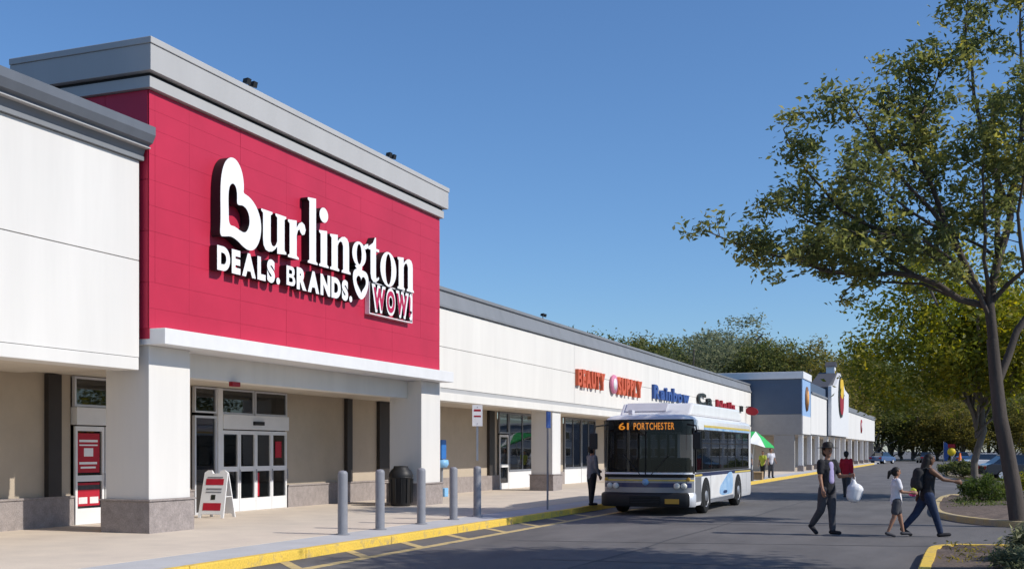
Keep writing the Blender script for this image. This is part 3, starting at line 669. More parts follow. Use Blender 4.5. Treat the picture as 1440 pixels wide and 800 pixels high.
shell([(1.02, -.005), (1.11, -.002)], 1, NF - 2).build('windscreen_rim', 'rubber', ws_); shell([(2.548, .016), (2.585, .018)], 1, NF - 2).build('windscreen_rim', 'rubber', ws_)
MB().box(-.012, .012, -.012, .02, 1.1, 2.28).build('windscreen_divider', 'rubber', ws_)
for s in (-1, 1):
    MB().tube([(s * .15, .0, 1.1), (s * .62, .012, 1.62)], .010, 6).build('wiper', 'black_plastic', ws_)
    # corner pillars
    i0 = 0 if s > 0 else NF - 3
    shell([(1.10, .002), (2.35, .002)], i0, i0 + 2).build('corner_pillar', 'rubber', BUS)
# destination sign in the top of the windscreen
ds = MB().box(-.95, .95, .20, .24, 2.24, 2.54).build('destination_sign', 'black_plastic', BUS)
for (txt, x0, w_) in (('61', -.80, .28), ('PORTCHESTER', -.38, 1.12)):
    flat_text(ds, txt, (x0, .195, 2.31), (1, 0, 0), (0, 0, 1), w_, .19, .01, ('amber',), bold=.01, gap=.14, name='lit_letter')
# lamps, plate, grille
for s in (-1, 1):
    for k, xx in enumerate((1.02, .84)):
        MB().lathe([(0, .02), (.075, .02), (.085, .045), (.085, .1)], s * xx, 0, 16, axis='y', cz=.83).build('headlamp', 'lamp_glass' if k == 0 else 'steel', BUS) if False else None
        y = .03 if k else .10
        MB().lathe([(0, y - .045), (.06, y - .04), (.08, y - .02), (.085, y + .1)], s * xx, 0, 16, axis='y', cz=.80).build('headlamp', 'lamp_glass', BUS)
    MB().lathe([(0, .115), (.045, .12), (.05, .2)], s * 1.13, 0, 12, axis='y', cz=.98).build('indicator_lamp', 'amber' if False else 'plate', BUS)
    # mirrors
    ma = MB().tube([(s * 1.1, .2, 2.45), (s * 1.38, -.05, 2.4), (s * 1.42, -.10, 2.2)], .02, 8).build('mirror_arm', 'black_plastic', BUS)
    MB().box(s * 1.42 - .11, s * 1.42 + .11, -.16, -.07, 1.78, 2.22).build('mirror', 'black_plastic', ma, bevel=.03)
MB().box(.55, .93, -.092, -.078, .33, .46).build('licence_plate', 'plate', BUS)
MB().box(-.42, .42, -.09, -.078, .32, .52).build('grille', 'rubber', BUS)
for k in range(4): MB().box(-.40, .40, -.098, -.0905, .345 + k * .045, .365 + k * .045).build('grille_bar', 'black_plastic', BUS)
MB().lathe([(0, -.03), (.09, -.03), (.09, .02)], 0, 0, 20, axis='y', cz=.90).build('badge', 'bus_lblue', BUS)
# sides: windows, doors, pillars, stripes, wheels
for s in (1, -1):
    X = s * HW
    def sbox(name, m, parent, d0, d1, y0, y1, z0, z1, bevel=0):
        a, b = sorted((X + s * d0, X + s * d1)); return MB().box(a, b, y0, y1, z0, z1).build(name, m, parent, bevel)
    ybr = [.62, 1.35, 2.6, 3.85, 5.1, 6.35, 7.6, 8.75]
    for k in range(len(ybr) - 1):
        wn = sbox('side_window', 'glass_bus', BUS, -.02, -.008, ybr[k] + .03, ybr[k + 1] - .03, 1.22, 2.29)
        if k: sbox('transom_bar', 'rubber', wn, -.007, .002, ybr[k] + .03, ybr[k + 1] - .03, 1.93, 1.96)
    for k, y in enumerate(ybr): sbox('pillar', 'rubber', BUS, -.06, -.001, y - .03, y + .03, 1.16, 2.31)
    sbox('waist_rail', 'rubber', BUS, -.05, .003, .6, 8.78, 1.15, 1.222); sbox('top_rail', 'rubber', BUS, -.05, .001, .6, 8.78, 2.285, 2.32)
    sbox('rear_quarter', 'bus_white', BUS, -.06, -.002, 8.78, 9.16, 1.14, 2.34)
    sbox('upper_stripe', 'bus_lblue', roof, .0005, .006, 1.6, 8.9, 2.33, 2.385); sbox('upper_stripe', 'bus_yellow', roof, .0005, .006, 1.6, 8.9, 2.395, 2.455)
    sbox('waist_stripe', 'bus_blue', body, .0035, .008, .4, 9.1, 1.04, 1.14); sbox('waist_stripe', 'bus_yellow', body, .0085, .012, .4, 1.3, 1.05, 1.10); sbox('waist_stripe', 'bus_yellow', body, .0085, .012, 6.2, 9.0, 1.05, 1.10)
    sbox('corner_panel', 'bus_silver', body, .0005, .006, .45, 1.22, .36, 1.03)
    if s > 0:
        ad = sbox('ad_panel', 'ad_white', body, .0005, .007, 2.5, 5.95, .40, 1.12)
        q = MB().prism(smooth_poly([(3.7, .42), (5.3, .42), (5.85, .45), (5.88, 1.09), (5.2, 1.10), (4.7, .95), (4.2, .80), (3.8, .70)]), X + .0075, X + .0095, 'x'); q.build('ad_print', 'bus_lblue', ad)
        MB().prism(smooth_poly([(4.3, .46), (4.9, .46), (4.95, .56), (4.3, .56)]), X + .01, X + .012, 'x').build('ad_print', 'navy', ad)
    for yy in (2.45, 3.3, 4.2, 5.1, 6.02, 7.5, 8.3): sbox('panel_seam', 'rubber', body, -.004, .0012, yy, yy + .008, .39, 1.03)
    sbox('skirt', 'bus_silver', body, .0005, .005, 2.4, 6.0, .27, .38)
    for yw in (1.82, 6.75):
        n = 20; A = [(yw + .60 * math.cos(math.pi * i / n), .40 + .60 * math.sin(math.pi * i / n)) for i in range(n + 1)] + [(yw - .60, .22), (yw + .60, .22)]
        a, b = sorted((X - s * .10, X + s * .010)); ar = MB().prism(A, a, b, 'x').build('wheel_arch', 'rubber', body)
        wh = thing_part = MB().lathe([(0, X - s * .26), (.40, X - s * .26), (.475, X - s * .22), (.485, X - s * .1), (.475, X + s * .012), (.43, X + s * .022), (.31, X + s * .018)], cy=yw, cz=.485, n=28, axis='x').build('wheel', 'rubber', BUS)
        MB().lathe([(.31, X + s * .0185), (.27, X - s * .03), (.16, X - s * .02), (.14, X + s * .03), (0, X + s * .034)], cy=yw, cz=.485, n=24, axis='x').build('rim', 'steel', wh)
# front door on the kerb side
for k in range(2):
    d = MB().box(-HW - .013, -HW - .004, .55 + k * .5, 1.02 + k * .5, .36, 2.3).build('door', 'rubber', BUS)
    MB().box(-HW - .018, -HW - .0135, .60 + k * .5, .97 + k * .5, .5, 2.2).build('door_pane', 'glass_bus', d)
# roof unit
ru = MB().prism([(.95, 2.72), (1.35, 3.06), (8.4, 3.10), (8.9, 2.72)], -1.0, 1.0, 'x').build('roof_unit', 'bus_white', BUS, bevel=.06)
MB().prism([(1.06, 2.832), (1.335, 3.063), (1.325, 3.075), (1.05, 2.844)], -.86, .3, 'x').build('vent_grille', 'bus_roof_unit', ru)
MB().box(-.62, -.5, .5, .75, 2.73, 2.86).build('roof_marker', 'bus_roof_unit', BUS, bevel=.02)
# interior: floor, seats, driver's seat, dash
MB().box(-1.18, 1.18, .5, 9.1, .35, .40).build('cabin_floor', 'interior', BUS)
MB().box(-1.15, 1.15, .35, .62, .4, 1.12).build('dashboard', 'black_plastic', BUS, bevel=.04)
MB().tube([(.62 + .22 * math.cos(a * math.pi / 8), .78 + .05 * math.sin(a * math.pi / 8), 1.2 + .2 * math.sin(a * math.pi / 8)) for a in range(17)], .018, 6, cap=False).build('steering_wheel', 'black_plastic', BUS)
for (x, y) in [(.62, 1.35)] + [(sx, 2.6 + i * .85) for sx in (-.85, .85) for i in range(7)]:
    q = MB().box(x - .23, x + .23, y, y + .45, .75, .87); q.box(x - .23, x + .23, y + .40, y + .50, .871, 1.5); q.build('seat', 'seat', BUS, bevel=.03)

# ================================================================== PEOPLE
def capsule(b, p0, r0, p1, r1, sx=None, n=12):
    """tapered capsule; sx=(axis vector, factor) flattens the section"""
    p0, p1 = Vector(p0), Vector(p1); d = p1 - p0; L = d.length
    if L < 1e-6: d = Vector((0, 0, 1)); L = 1e-6
    d.normalize(); u = d.orthogonal().normalized()
    if sx: u = (Vector(sx[0]) - d * d.dot(Vector(sx[0]))).normalized()
    v = d.cross(u); k = sx[1] if sx else 1
    prof = []
    for i in range(5): a = math.pi / 2 * (1 - i / 4); prof.append((-r0 * math.sin(a), r0 * math.cos(a)))
    for i in range(5): a = math.pi / 2 * i / 4; prof.append((L + r1 * math.sin(a), r1 * math.cos(a)))
    vs = []; fs = []
    for t, r in prof:
        r = max(r, .0005)
        for j in range(n): a = 2 * math.pi * j / n; vs.append(p0 + d * t + u * (r * k * math.cos(a)) + v * (r * math.sin(a)))
    for i in range(len(prof) - 1):
        for j in range(n): fs.append((i * n + j, i * n + (j + 1) % n, (i + 1) * n + (j + 1) % n, (i + 1) * n + j))
    fs.append(tuple(range(n))[::-1]); fs.append(tuple(range((len(prof) - 1) * n, len(prof) * n)))
    b.add(vs, fs)
def remesh(b, name, m, parent, vox, sm=6):
    me = bpy.data.meshes.new('tmp'); me.from_pydata(b.v, [], b.f)
    bm = bmesh.new(); bm.from_mesh(me); bmesh.ops.recalc_face_normals(bm, faces=bm.faces); bm.to_mesh(me); bm.free()
    ob = bpy.data.objects.new('tmp', me); COL.objects.link(ob)
    r = ob.modifiers.new('r', 'REMESH'); r.mode = 'VOXEL'; r.voxel_size = vox; r.use_smooth_shade = True
    s = ob.modifiers.new('s', 'SMOOTH'); s.iterations = sm; s.factor = .5
    out = bpy.data.meshes.new_from_object(ob.evaluated_get(bpy.context.evaluated_depsgraph_get())); out.name = name
    bpy.data.objects.remove(ob); bpy.data.meshes.remove(me)
    out.materials.clear(); out.materials.append(MATS[m])
    for p in out.polygons: p.use_smooth = True
    return link(name, out, parent)
def person(label, loc, rz, H, skin, shirt, trousers, shoes, pose, hair='short', sleeves='short', shorts=False, group=None, vox=.011, vest=None, hat=None):
    P = thing('person', label, 'person', loc, group, rz=rz, local=True); h = H
    ln = pose.get('lean', 0); q = lambda x, z: None
    hip = Vector((0, 0, .505 * h + pose.get('dz', 0)))
    up = Vector((math.sin(ln), 0, math.cos(ln)))
    chest = hip + up * .235 * h; neck = hip + up * .325 * h; 
    hd = pose.get('head', 0); hup = Vector((math.sin(ln + hd), 0, math.cos(ln + hd))); headc = neck + up * .035 * h + hup * .075 * h
    fw = Vector((math.cos(pose.get('turn', 0)), math.sin(pose.get('turn', 0)), 0))
    side = Vector((0, 1, 0)); J = {}
    for s, nm in ((1, 'L'), (-1, 'R')):
        th, kn = pose.get('leg' + nm, (0, 0)); hp = hip + side * s * .048 * h
        kd = Vector((math.sin(th), 0, -math.cos(th))); knee = hp + kd * .245 * h
        sh = th - kn; ankle = knee + Vector((math.sin(sh), 0, -math.cos(sh))) * .225 * h
        ft = pose.get('foot' + nm, 0); toe = ankle + Vector((math.cos(ft), 0, -math.sin(ft))) * .105 * h + Vector((0, s * .01, -.022 * h)); heel = ankle + Vector((-.02 * h, 0, -.022 * h))
        shd = hip + up * .305 * h + side * s * .098 * h
        a, e, ab = pose.get('arm' + nm, (0, .15, .12)); aa = ln * 0 + a
        ud = Vector((math.sin(aa) * math.cos(ab), s * math.sin(ab), -math.cos(aa) * math.cos(ab))); elb = shd + ud * .17 * h
        fd = Vector((math.sin(aa + e) * math.cos(ab * .5), s * math.sin(ab * .4), -math.cos(aa + e))).normalized(); wr = elb + fd * .145 * h
        J[nm] = dict(hp=hp, knee=knee, ankle=ankle, toe=toe, heel=heel, sh=shd, elb=elb, wr=wr, fd=fd)
    low = min(min(J[n]['toe'].z, J[n]['heel'].z, J[n]['ankle'].z - .022 * h) for n in 'LR') - .024 * h
    for v in [hip, chest, neck, headc] + [x for n in 'LR' for x in J[n].values() if True]:
        pass
    dz = -low
    for n in 'LR':
        for k in J[n]:
            if k != 'fd': J[n][k] = J[n][k] + Vector((0, 0, dz))
    hip, chest, neck, headc = [v + Vector((0, 0, dz)) for v in (hip, chest, neck, headc)]
    X = (1, 0, 0); Y = (0, 1, 0); b = MB()
    capsule(b, hip, .075 * h, hip + up * .06 * h, .07 * h, (Y, 1.15)); capsule(b, hip + up * .08 * h, .062 * h, chest, .072 * h, (Y, 1.25)); capsule(b, chest, .072 * h, hip + up * .29 * h, .055 * h, (Y, 1.45))
    capsule(b, hip + up * .30 * h, .034 * h, neck + up * .03 * h, .030 * h)
    # head: skull, face, jaw, nose, ears
    capsule(b, headc + hup * .018 * h - fw * .006 * h, .053 * h, headc - hup * .01 * h, .047 * h, (tuple(fw), 1.15)); capsule(b, headc + fw * .015 * h - hup * .02 * h, .036 * h, headc + fw * .022 * h - hup * .045 * h, .026 * h)
    capsule(b, headc + fw * .052 * h + hup * .002 * h, .007 * h, headc + fw * .060 * h - hup * .016 * h, .010 * h)
    hs = hup.cross(fw)
    for s in (1, -1): capsule(b, headc + hs * s * .047 * h - fw * .004 * h + hup * .008 * h, .010 * h, headc + hs * s * .047 * h - hup * .012 * h, .008 * h, (tuple(fw), 1.5))
    for n, s in (('L', 1), ('R', -1)):
        j = J[n]
        capsule(b, j['hp'], .055 * h, j['knee'], .034 * h); capsule(b, j['knee'], .034 * h, j['ankle'], .021 * h); capsule(b, j['knee'] + (j['ankle'] - j['knee']) * .15 - Vector((.008 * h, 0, 0)), .030 * h, j['knee'] + (j['ankle'] - j['knee']) * .45, .029 * h)
        capsule(b, j['heel'], .022 * h, j['toe'], .017 * h, (Y, 1.3))
        capsule(b, j['sh'], .033 * h, j['elb'], .024 * h); capsule(b, j['elb'], .024 * h, j['wr'], .015 * h)
        f = j['fd']; inn = Vector((0, -s, 0)); fr = f.cross(inn).normalized(); hd_ = j['wr'] + f * .05 * h
        capsule(b, j['wr'], .016 * h, hd_, .020 * h, (tuple(fr), 1.3))
        for k in range(4):
            o = fr * ((k - 1.5) * .0125 * h); l = (.036, .042, .040, .032)[k] * h; p1 = hd_ + o + f * .012 * h; p2 = p1 + (f * .8 + inn * .35) * l * .5; capsule(b, p1, .0062 * h, p2, .006 * h, n=8); capsule(b, p2, .006 * h, p2 + (f * .5 + inn * .7) * l * .5, .0055 * h, n=8)
        sg = 1 if fr.dot(Vector((1, 0, 0))) > 0 else -1
        t1 = j['wr'] + f * .02 * h + fr * sg * .016 * h; t2 = t1 + (f * .7 + fr * sg * .6) * .026 * h; capsule(b, t1, .008 * h, t2, .0068 * h, n=8); capsule(b, t2, .0068 * h, t2 + f * .022 * h, .006 * h, n=8)
    remesh(b, 'body', skin, P, vox, 3)
    for s in (1, -1):
        e = headc + fw * .050 * h + hs * s * .019 * h + hup * .006 * h; eb = MB(); capsule(eb, e, .0055 * h, e + hs * .001, .0055 * h, n=8); eb.build('eye', 'hair', P)
    # clothes: slightly larger volumes
    g = .009 * h; b = MB()
    capsule(b, hip - up * .005 * h, .078 * h + g, hip + up * .07 * h, .072 * h + g, (Y, 1.15)); capsule(b, hip + up * .08 * h, .064 * h + g, chest, .073 * h + g, (Y, 1.27)); capsule(b, chest, .073 * h + g, hip + up * .285 * h, .054 * h + g, (Y, 1.5))
    for n in 'LR':
        j = J[n]; d = j['elb'] - j['sh']
        if sleeves != 'none': capsule(b, j['sh'], .035 * h + g, j['sh'] + d * (.62 if sleeves == 'short' else 1), .031 * h + g)
        if sleeves == 'long': capsule(b, j['elb'], .027 * h + g, j['elb'] + (j['wr'] - j['elb']) * .93, .018 * h + g)
    remesh(b, 'top', shirt, P, vox, 5)
    if vest:
        b = MB(); capsule(b, hip + up * .10 * h + Vector((.070 * h, 0, 0)), .040 * h, hip + up * .285 * h + Vector((.060 * h, 0, 0)), .036 * h, (X, .5)); remesh(b, 'shirt_front', vest, P, vox, 4)
    b = MB(); g = .010 * h
    capsule(b, hip + up * .035 * h, .072 * h + g, hip - Vector((0, 0, .01 * h)), .074 * h + g, (Y, 1.16))
    for n in 'LR':
        j = J[n]
        if shorts: capsule(b, j['hp'], .058 * h + g, j['hp'] + (j['knee'] - j['hp']) * .62, .05 * h + g)
        else: capsule(b, j['hp'], .056 * h + g, j['knee'], .036 * h + g); capsule(b, j['knee'], .036 * h + g, j['ankle'] + (j['knee'] - j['ankle']) * .08, .027 * h + g)
    remesh(b, 'trousers' if not shorts else 'shorts', trousers, P, vox, 5)
    for n in 'LR':
        j = J[n]; b = MB(); capsule(b, j['heel'] + Vector((0, 0, .002 * h)), .026 * h, j['toe'], .0215 * h, (Y, 1.35)); capsule(b, j['ankle'] - Vector((0, 0, .008 * h)), .026 * h, j['heel'], .026 * h)
        remesh(b, 'shoe', shoes, P, vox, 3)
    b = MB(); bk = headc + hup * .022 * h - fw * .012 * h
    capsule(b, bk, .058 * h, headc - fw * .018 * h - hup * .015 * h, .050 * h, (tuple(fw), 1.1))
    if hair == 'long': capsule(b, headc - fw * .038 * h, .048 * h, headc - fw * .07 * h - hup * .17 * h, .038 * h, (Y, 1.3))
    if hair == 'tail': capsule(b, headc - fw * .06 * h + hup * .02 * h, .028 * h, headc - fw * .10 * h - hup * .01 * h, .03 * h); capsule(b, headc - fw * .10 * h, .030 * h, headc - fw * .115 * h - hup * .09 * h, .016 * h)
    o = remesh(b, 'hair', 'hair', P, vox, 3)
    bm = bmesh.new(); bm.from_mesh(o.data)
    bmesh.ops.delete(bm, geom=[f for f in bm.faces if (f.calc_center_median() - headc).dot(fw) > .018 * h and (f.calc_center_median() - headc).dot(hup) < .040 * h], context='FACES'); bm.to_mesh(o.data); bm.free()
    if hat:
        b = MB(); hc = headc + hup * .050 * h; b.lathe([(0, .062 * h), (.04 * h, .058 * h), (.058 * h, .036 * h), (.061 * h, .004 * h), (.062 * h, 0), (.118 * h, -.008 * h), (.12 * h, -.012 * h), (.06 * h, -.006 * h), (0, -.004 * h)], n=24)
        b.v = [tuple(Vector(p) + hc) for p in b.v]; b.build('hat', hat, P)
    P['hand_l'] = 0; del P['hand_l']
    return P, J
def world(P, v): return Matrix.Translation(P.location) @ Matrix.Rotation(P.rotation_euler[2], 4, 'Z') @ Vector(v)

man, J = person('man in wide dark hat, dark vest and lilac shirt walking with a white bag', (-2.55, 24.25, 0), R(-42), 1.80, 'skin_mid', 'cloth_black', 'cloth_dgrey', 'cloth_black',
                dict(legL=(.10, .06), legR=(-.22, .50), footR=.75, armL=(.30, 1.35, .25), armR=(.10, .25, .14), head=.06), vest='cloth_lilac', hat='hair')
hb = world(man, J['L']['wr'] + J['L']['fd'] * .11)
bg_ = thing('plastic_bag', 'full white plastic shopping bag held by the man in the hat', 'bag', (hb.x, hb.y, hb.z - .56), local=True); bg_.scale = (.9, .9, .9)
b = MB(); capsule(b, (0, 0, .13), .13, (.03, .02, .30), .15, ((1, 0, 0), 1.25)); capsule(b, (.05, 0, .12), .10, (-.06, 0, .16), .11); capsule(b, (0, 0, .3), .13, (0, 0, .5), .035, ((1, 0, 0), 1.2)); remesh(b, 'bag_body', 'bag_white', bg_, .013, 3)
MB().tube([(.02, .0, .48), (.035, .01, .56), (.0, 0, .63), (-.035, -.01, .56), (-.02, 0, .48)], .010, 6).build('handle', 'bag_white', bg_)
girl, J = person('girl with a ponytail in white T-shirt and grey shorts, walking before the woman', (-1.20, 24.2, 0), R(18), 1.36, 'skin_mid', 'cloth_white', 'cloth_dgrey', 'cloth_dgrey',
                 dict(legL=(.30, .10), legR=(-.18, .22), footR=.35, armL=(.35, 1.1, .1), armR=(.30, 1.2, .1), head=.1), hair='tail', shorts=True)
hp_ = world(girl, (J['L']['wr'] + J['R']['wr']) / 2 + Vector((.05, 0, .01)))
tp = thing('toy_pouch', 'small pink and yellow pouch in the hands of the girl', 'pouch', (hp_.x, hp_.y, hp_.z - .08), local=True, rz=R(18))
b = MB(); capsule(b, (0, -.07, .05), .06, (0, .07, .05), .055); remesh(b, 'pouch_body', 'pink', tp, .012, 3); b = MB(); capsule(b, (.03, -.05, .11), .045, (.03, .06, .12), .05); remesh(b, 'pouch_top', 'lime', tp, .012, 3)
woman, J = person('woman with long dark hair in dark top and jeans striding right, one arm forward', (-.62, 24.6, 0), R(21.5), 1.68, 'skin_dark', 'cloth_black', 'denim', 'cloth_black',
                  dict(lean=.06, legL=(-.50, .22), footL=.65, legR=(.34, .06), footR=-.05, armL=(-.45, .35, .1), armR=(.90, .50, .08), head=.08), hair='long', sleeves='none')
wb = world(woman, (-.17, 0, 1.02))
bp = thing('backpack', 'dark backpack on the back of the striding woman', 'backpack', tuple(wb), rz=R(21.5), local=True)
b = MB(); capsule(b, (-.03, 0, .02), .12, (-.01, 0, .28), .105, ((0, 1, 0), 1.25)); capsule(b, (-.10, 0, .02), .07, (-.09, 0, .13), .07, ((0, 1, 0), 1.4)); remesh(b, 'pack_body', 'cloth_black', bp, .014, 4)
for s in (-1, 1): MB().tube([(.05, s * .10, .05), (.16, s * .12, .12), (.20, s * .11, .28), (.12, s * .09, .38), (.02, s * .08, .34)], .014, 6).build('strap', 'cloth_black', bp)
person('person in bright red top walking away behind the man in the hat', (-3.85, 43.0, 0), R(80), 1.66, 'skin_dark', 'cloth_red', 'cloth_dgrey', 'cloth_black',
       dict(legL=(.2, .1), legR=(-.15, .3), footR=.4, armL=(.1, .3, .15), armR=(-.1, .2, .15)), sleeves='long', vox=.016)
person('person in grey jacket and black trousers standing at the bus door', (-9.95, 31.6, .15), R(50), 1.70, 'skin_mid', 'cloth_grey', 'cloth_black', 'cloth_black',
       dict(legL=(.05, .03), legR=(-.06, .08), armL=(.35, .8, .12), armR=(.1, .3, .1)), sleeves='long', vox=.013)
crowd = [('person in white shirt beside the green umbrella, nearest the white columns', (-10.25, 67.2, .15), -60, 'cloth_white', 'cloth_dgrey', 1.68),
         ('person in lime top standing under the green umbrella', (-10.4, 65.2, .15), -100, 'lime', 'cloth_black', 1.55),
         ('person in pale grey top right behind the bus by the green umbrella', (-10.6, 61.6, .15), -80, 'cloth_grey', 'denim', 1.66)]
for lb, lc, a, sh, tr, h in crowd:
    person(lb, lc, R(a), h, 'skin_mid', sh, tr, 'cloth_black', dict(legL=(.1, .05), legR=(-.08, .1), armL=(.2, .6, .12), armR=(.1, .3, .12)), sleeves='short', vox=.022, group='people by the green umbrella')
# umbrella and goods behind the bus
um = thing('patio_umbrella', 'green and white striped umbrella tilted over the pavement behind the bus', 'umbrella', (-10.75, 63.4, .15))
ax = Vector((.30, 0, 1)).normalized(); top = Vector((-10.5, 63.4, 2.8)); rot = Vector((0, 0, 1)).rotation_difference(Vector((.34, -.10, 1)).normalized())
MB().tube([(-10.75, 63.4, .15), tuple(top)], .025, 8).build('pole', 'white_paint', um)
for k in range(8):
    a0, a1 = k * math.pi / 4, (k + 1) * math.pi / 4
    vs = [Vector((0, 0, 0)), Vector((.62 * math.cos(a0), .62 * math.sin(a0), -.22)), Vector((1.25 * math.cos(a0), 1.25 * math.sin(a0), -.55)), Vector((1.2 * math.cos((a0 + a1) / 2), 1.2 * math.sin((a0 + a1) / 2), -.52)), Vector((1.25 * math.cos(a1), 1.25 * math.sin(a1), -.55)), Vector((.62 * math.cos(a1), .62 * math.sin(a1), -.22))]
    vs = [top + rot @ v for v in vs]; b = MB(); vs2 = [v - Vector((0, 0, .012)) for v in vs]
    b.add(vs + vs2, [(0, 1, 5), (1, 2, 3, 4, 5), (6, 11, 7), (7, 11, 10, 9, 8), (2, 8, 9, 3), (3, 9, 10, 4)]); b.build('canopy_panel', 'green_cloth' if k % 4 != 2 else 'white_cloth', um)
MB().lathe([(0, .15), (.3, .15), (.3, .2), (.06, .24), (.04, .5)], -10.75, 63.4, 16).build('base', 'base_stone', um)
for lb, x, y, sx, sz, m in (('brown cardboard box on the pavement under the green umbrella', -10.3, 63.0, .5, .45, 'cardboard'), ('dark crate beside the cardboard box under the green umbrella', -10.4, 60.2, .55, .6, 'cloth_dgrey')):
    c = thing('storage_box', lb, 'box', (x, y, .15), 'boxes under the green umbrella')
    g = MB(); t_ = .02; g.box(x - sx / 2, x + sx / 2, y - sx / 2, y + sx / 2, .15, .17)
    for (a, b_, c_, d) in ((x - sx / 2, x + sx / 2, y - sx / 2, y - sx / 2 + t_), (x - sx / 2, x + sx / 2, y + sx / 2 - t_, y + sx / 2), (x - sx / 2, x - sx / 2 + t_, y - sx / 2 + t_, y + sx / 2 - t_), (x + sx / 2 - t_, x + sx / 2, y - sx / 2 + t_, y + sx / 2 - t_)): g.box(a, b_, c_, d, .17, .15 + sz)
    g.build('box_body', m, c)
    for s in (-1, 1): q = MB(); q.add([(x - sx / 2, y + s * sx / 2, .15 + sz), (x + sx / 2, y + s * sx / 2, .15 + sz), (x + sx / 2, y + s * (sx / 2 + .15), .10 + sz), (x - sx / 2, y + s * (sx / 2 + .15), .10 + sz)], [(0, 1, 2, 3)]); q.build('flap', m, c)

# ================================================================== PLANTING ISLANDS
def island(name, poly, seed, m='kerb_worn'):
    """rounded kerb made of stones round a mulch bed"""
    e = bpy.data.objects.new(name, None); COL.objects.link(e); structure(e); ORG[e.name] = (0, 0, 0)
    P = smooth_poly(poly, 3); n = len(P); c = Vector((sum(p[0] for p in P) / n, sum(p[1] for p in P) / n))
    inn = []
    for i in range(n):
        a, b = Vector(P[i - 1]), Vector(P[(i + 1) % n]); d = (b - a).normalized(); inn.append(Vector(P[i]) + Vector((-d.y, d.x)) * .17)
    MB().add([(p.x, p.y, .13 + .03 * math.sin(i * 1.7)) for i, p in enumerate(inn)] + [(c.x, c.y, .24)], [(i, (i + 1) % n, n) for i in range(n)]).build('mulch_bed', 'mulch', e)
    step = 4
    for k in range(0, n, step):
        ids = [(k + j) % n for j in range(step + 1)] if k + step <= n else [(k + j) % n for j in range(n - k + 1)]
        b = MB(); vs = []
        for q in ids: vs += [(P[q][0], P[q][1], -.1), (P[q][0], P[q][1], .135), (*(Vector(P[q]) * .88 + inn[q] * .12), .152), (inn[q].x, inn[q].y, .152), (inn[q].x, inn[q].y, -.1)]
        fs = []
        for j in range(len(ids) - 1):
            for r in range(4): fs.append((j * 5 + r, (j + 1) * 5 + r, (j + 1) * 5 + r + 1, j * 5 + r + 1))
        fs += [(0, 1, 2, 3, 4), tuple(reversed([(len(ids) - 1) * 5 + r for r in range(5)]))]
        b.add(vs, fs); b.build('kerb_stone', m, e)
    return e
island('planting_island', [(-.52, 5), (6, 5), (6, 22.6), (3.0, 22.0), (.6, 21.1), (-.45, 20.9), (-.55, 19)], 1, 'yellow_kerb')
island('planting_island', [(-.35, 30.6), (.5, 28.6), (2.0, 27.6), (8, 27.6), (8, 46), (0, 46), (-.75, 43), (-.75, 33)], 2)
island('planting_island', [(-1.1, 72), (7, 70), (7, 104), (-.9, 104)], 3)

# ---- foliage
def leaves(name, pts, size, m, parent, rnd, spread, org=(0, 0, 0), droop=.3, asp=.42):
    """pts: (centre, count, sigma); every leaf a bent four point blade"""
    cs = []; 
    for c, k, sg in pts: cs.append(np.array(c) + rnd.normal(0, 1, (k, 3)) * np.array([sg, sg, sg * spread]))
    C = np.concatenate(cs); n = len(C)
    d = rnd.normal(0, 1, (n, 3)); d[:, 2] = d[:, 2] * .6 - droop; d /= np.linalg.norm(d, axis=1)[:, None]
    a = rnd.normal(0, 1, (n, 3)); s = np.cross(d, a); s /= np.linalg.norm(s, axis=1)[:, None]; nn = np.cross(d, s)
    L = size * rnd.uniform(.6, 1.35, (n, 1)); W = L * asp
    V = np.empty((n, 4, 3)); V[:, 0] = C - d * L / 2; V[:, 1] = C + s * W / 2 + nn * L * .08; V[:, 2] = C + d * L / 2 - nn * L * .05; V[:, 3] = C - s * W / 2 + nn * L * .08
    V = V.reshape(-1, 3); me = bpy.data.meshes.new(name); me.vertices.add(4 * n); me.vertices.foreach_set('co', V.ravel())
    me.loops.add(4 * n); me.loops.foreach_set('vertex_index', np.arange(4 * n, dtype=np.int32)); me.polygons.add(n)
    me.polygons.foreach_set('loop_start', np.arange(0, 4 * n, 4, dtype=np.int32)); me.polygons.foreach_set('loop_total', np.full(n, 4, dtype=np.int32))
    me.materials.append(MATS[m]); me.update(calc_edges=True)
    return link(name, me, parent, org)
def walk(pts, step):
    P = [Vector(p) for p in pts]; out = []; 
    for a, b in zip(P, P[1:]):
        k = max(1, int((b - a).length / step))
        for i in range(k): out.append((a.lerp(b, i / k), (b - a).normalized()))
    out.append((P[-1], (P[-1] - P[-2]).normalized())); return out
def jitter(pts, rnd, amt):
    out = [Vector(pts[0])]
    for a, b in zip(pts, pts[1:]):
        a, b = Vector(a), Vector(b); L = (b - a).length; k = max(1, int(L / .5))
        for i in range(1, k + 1):
            p = a.lerp(b, i / k)
            if i < k: p += Vector(rnd.normal(0, amt, 3))
            out.append(p)
    return out
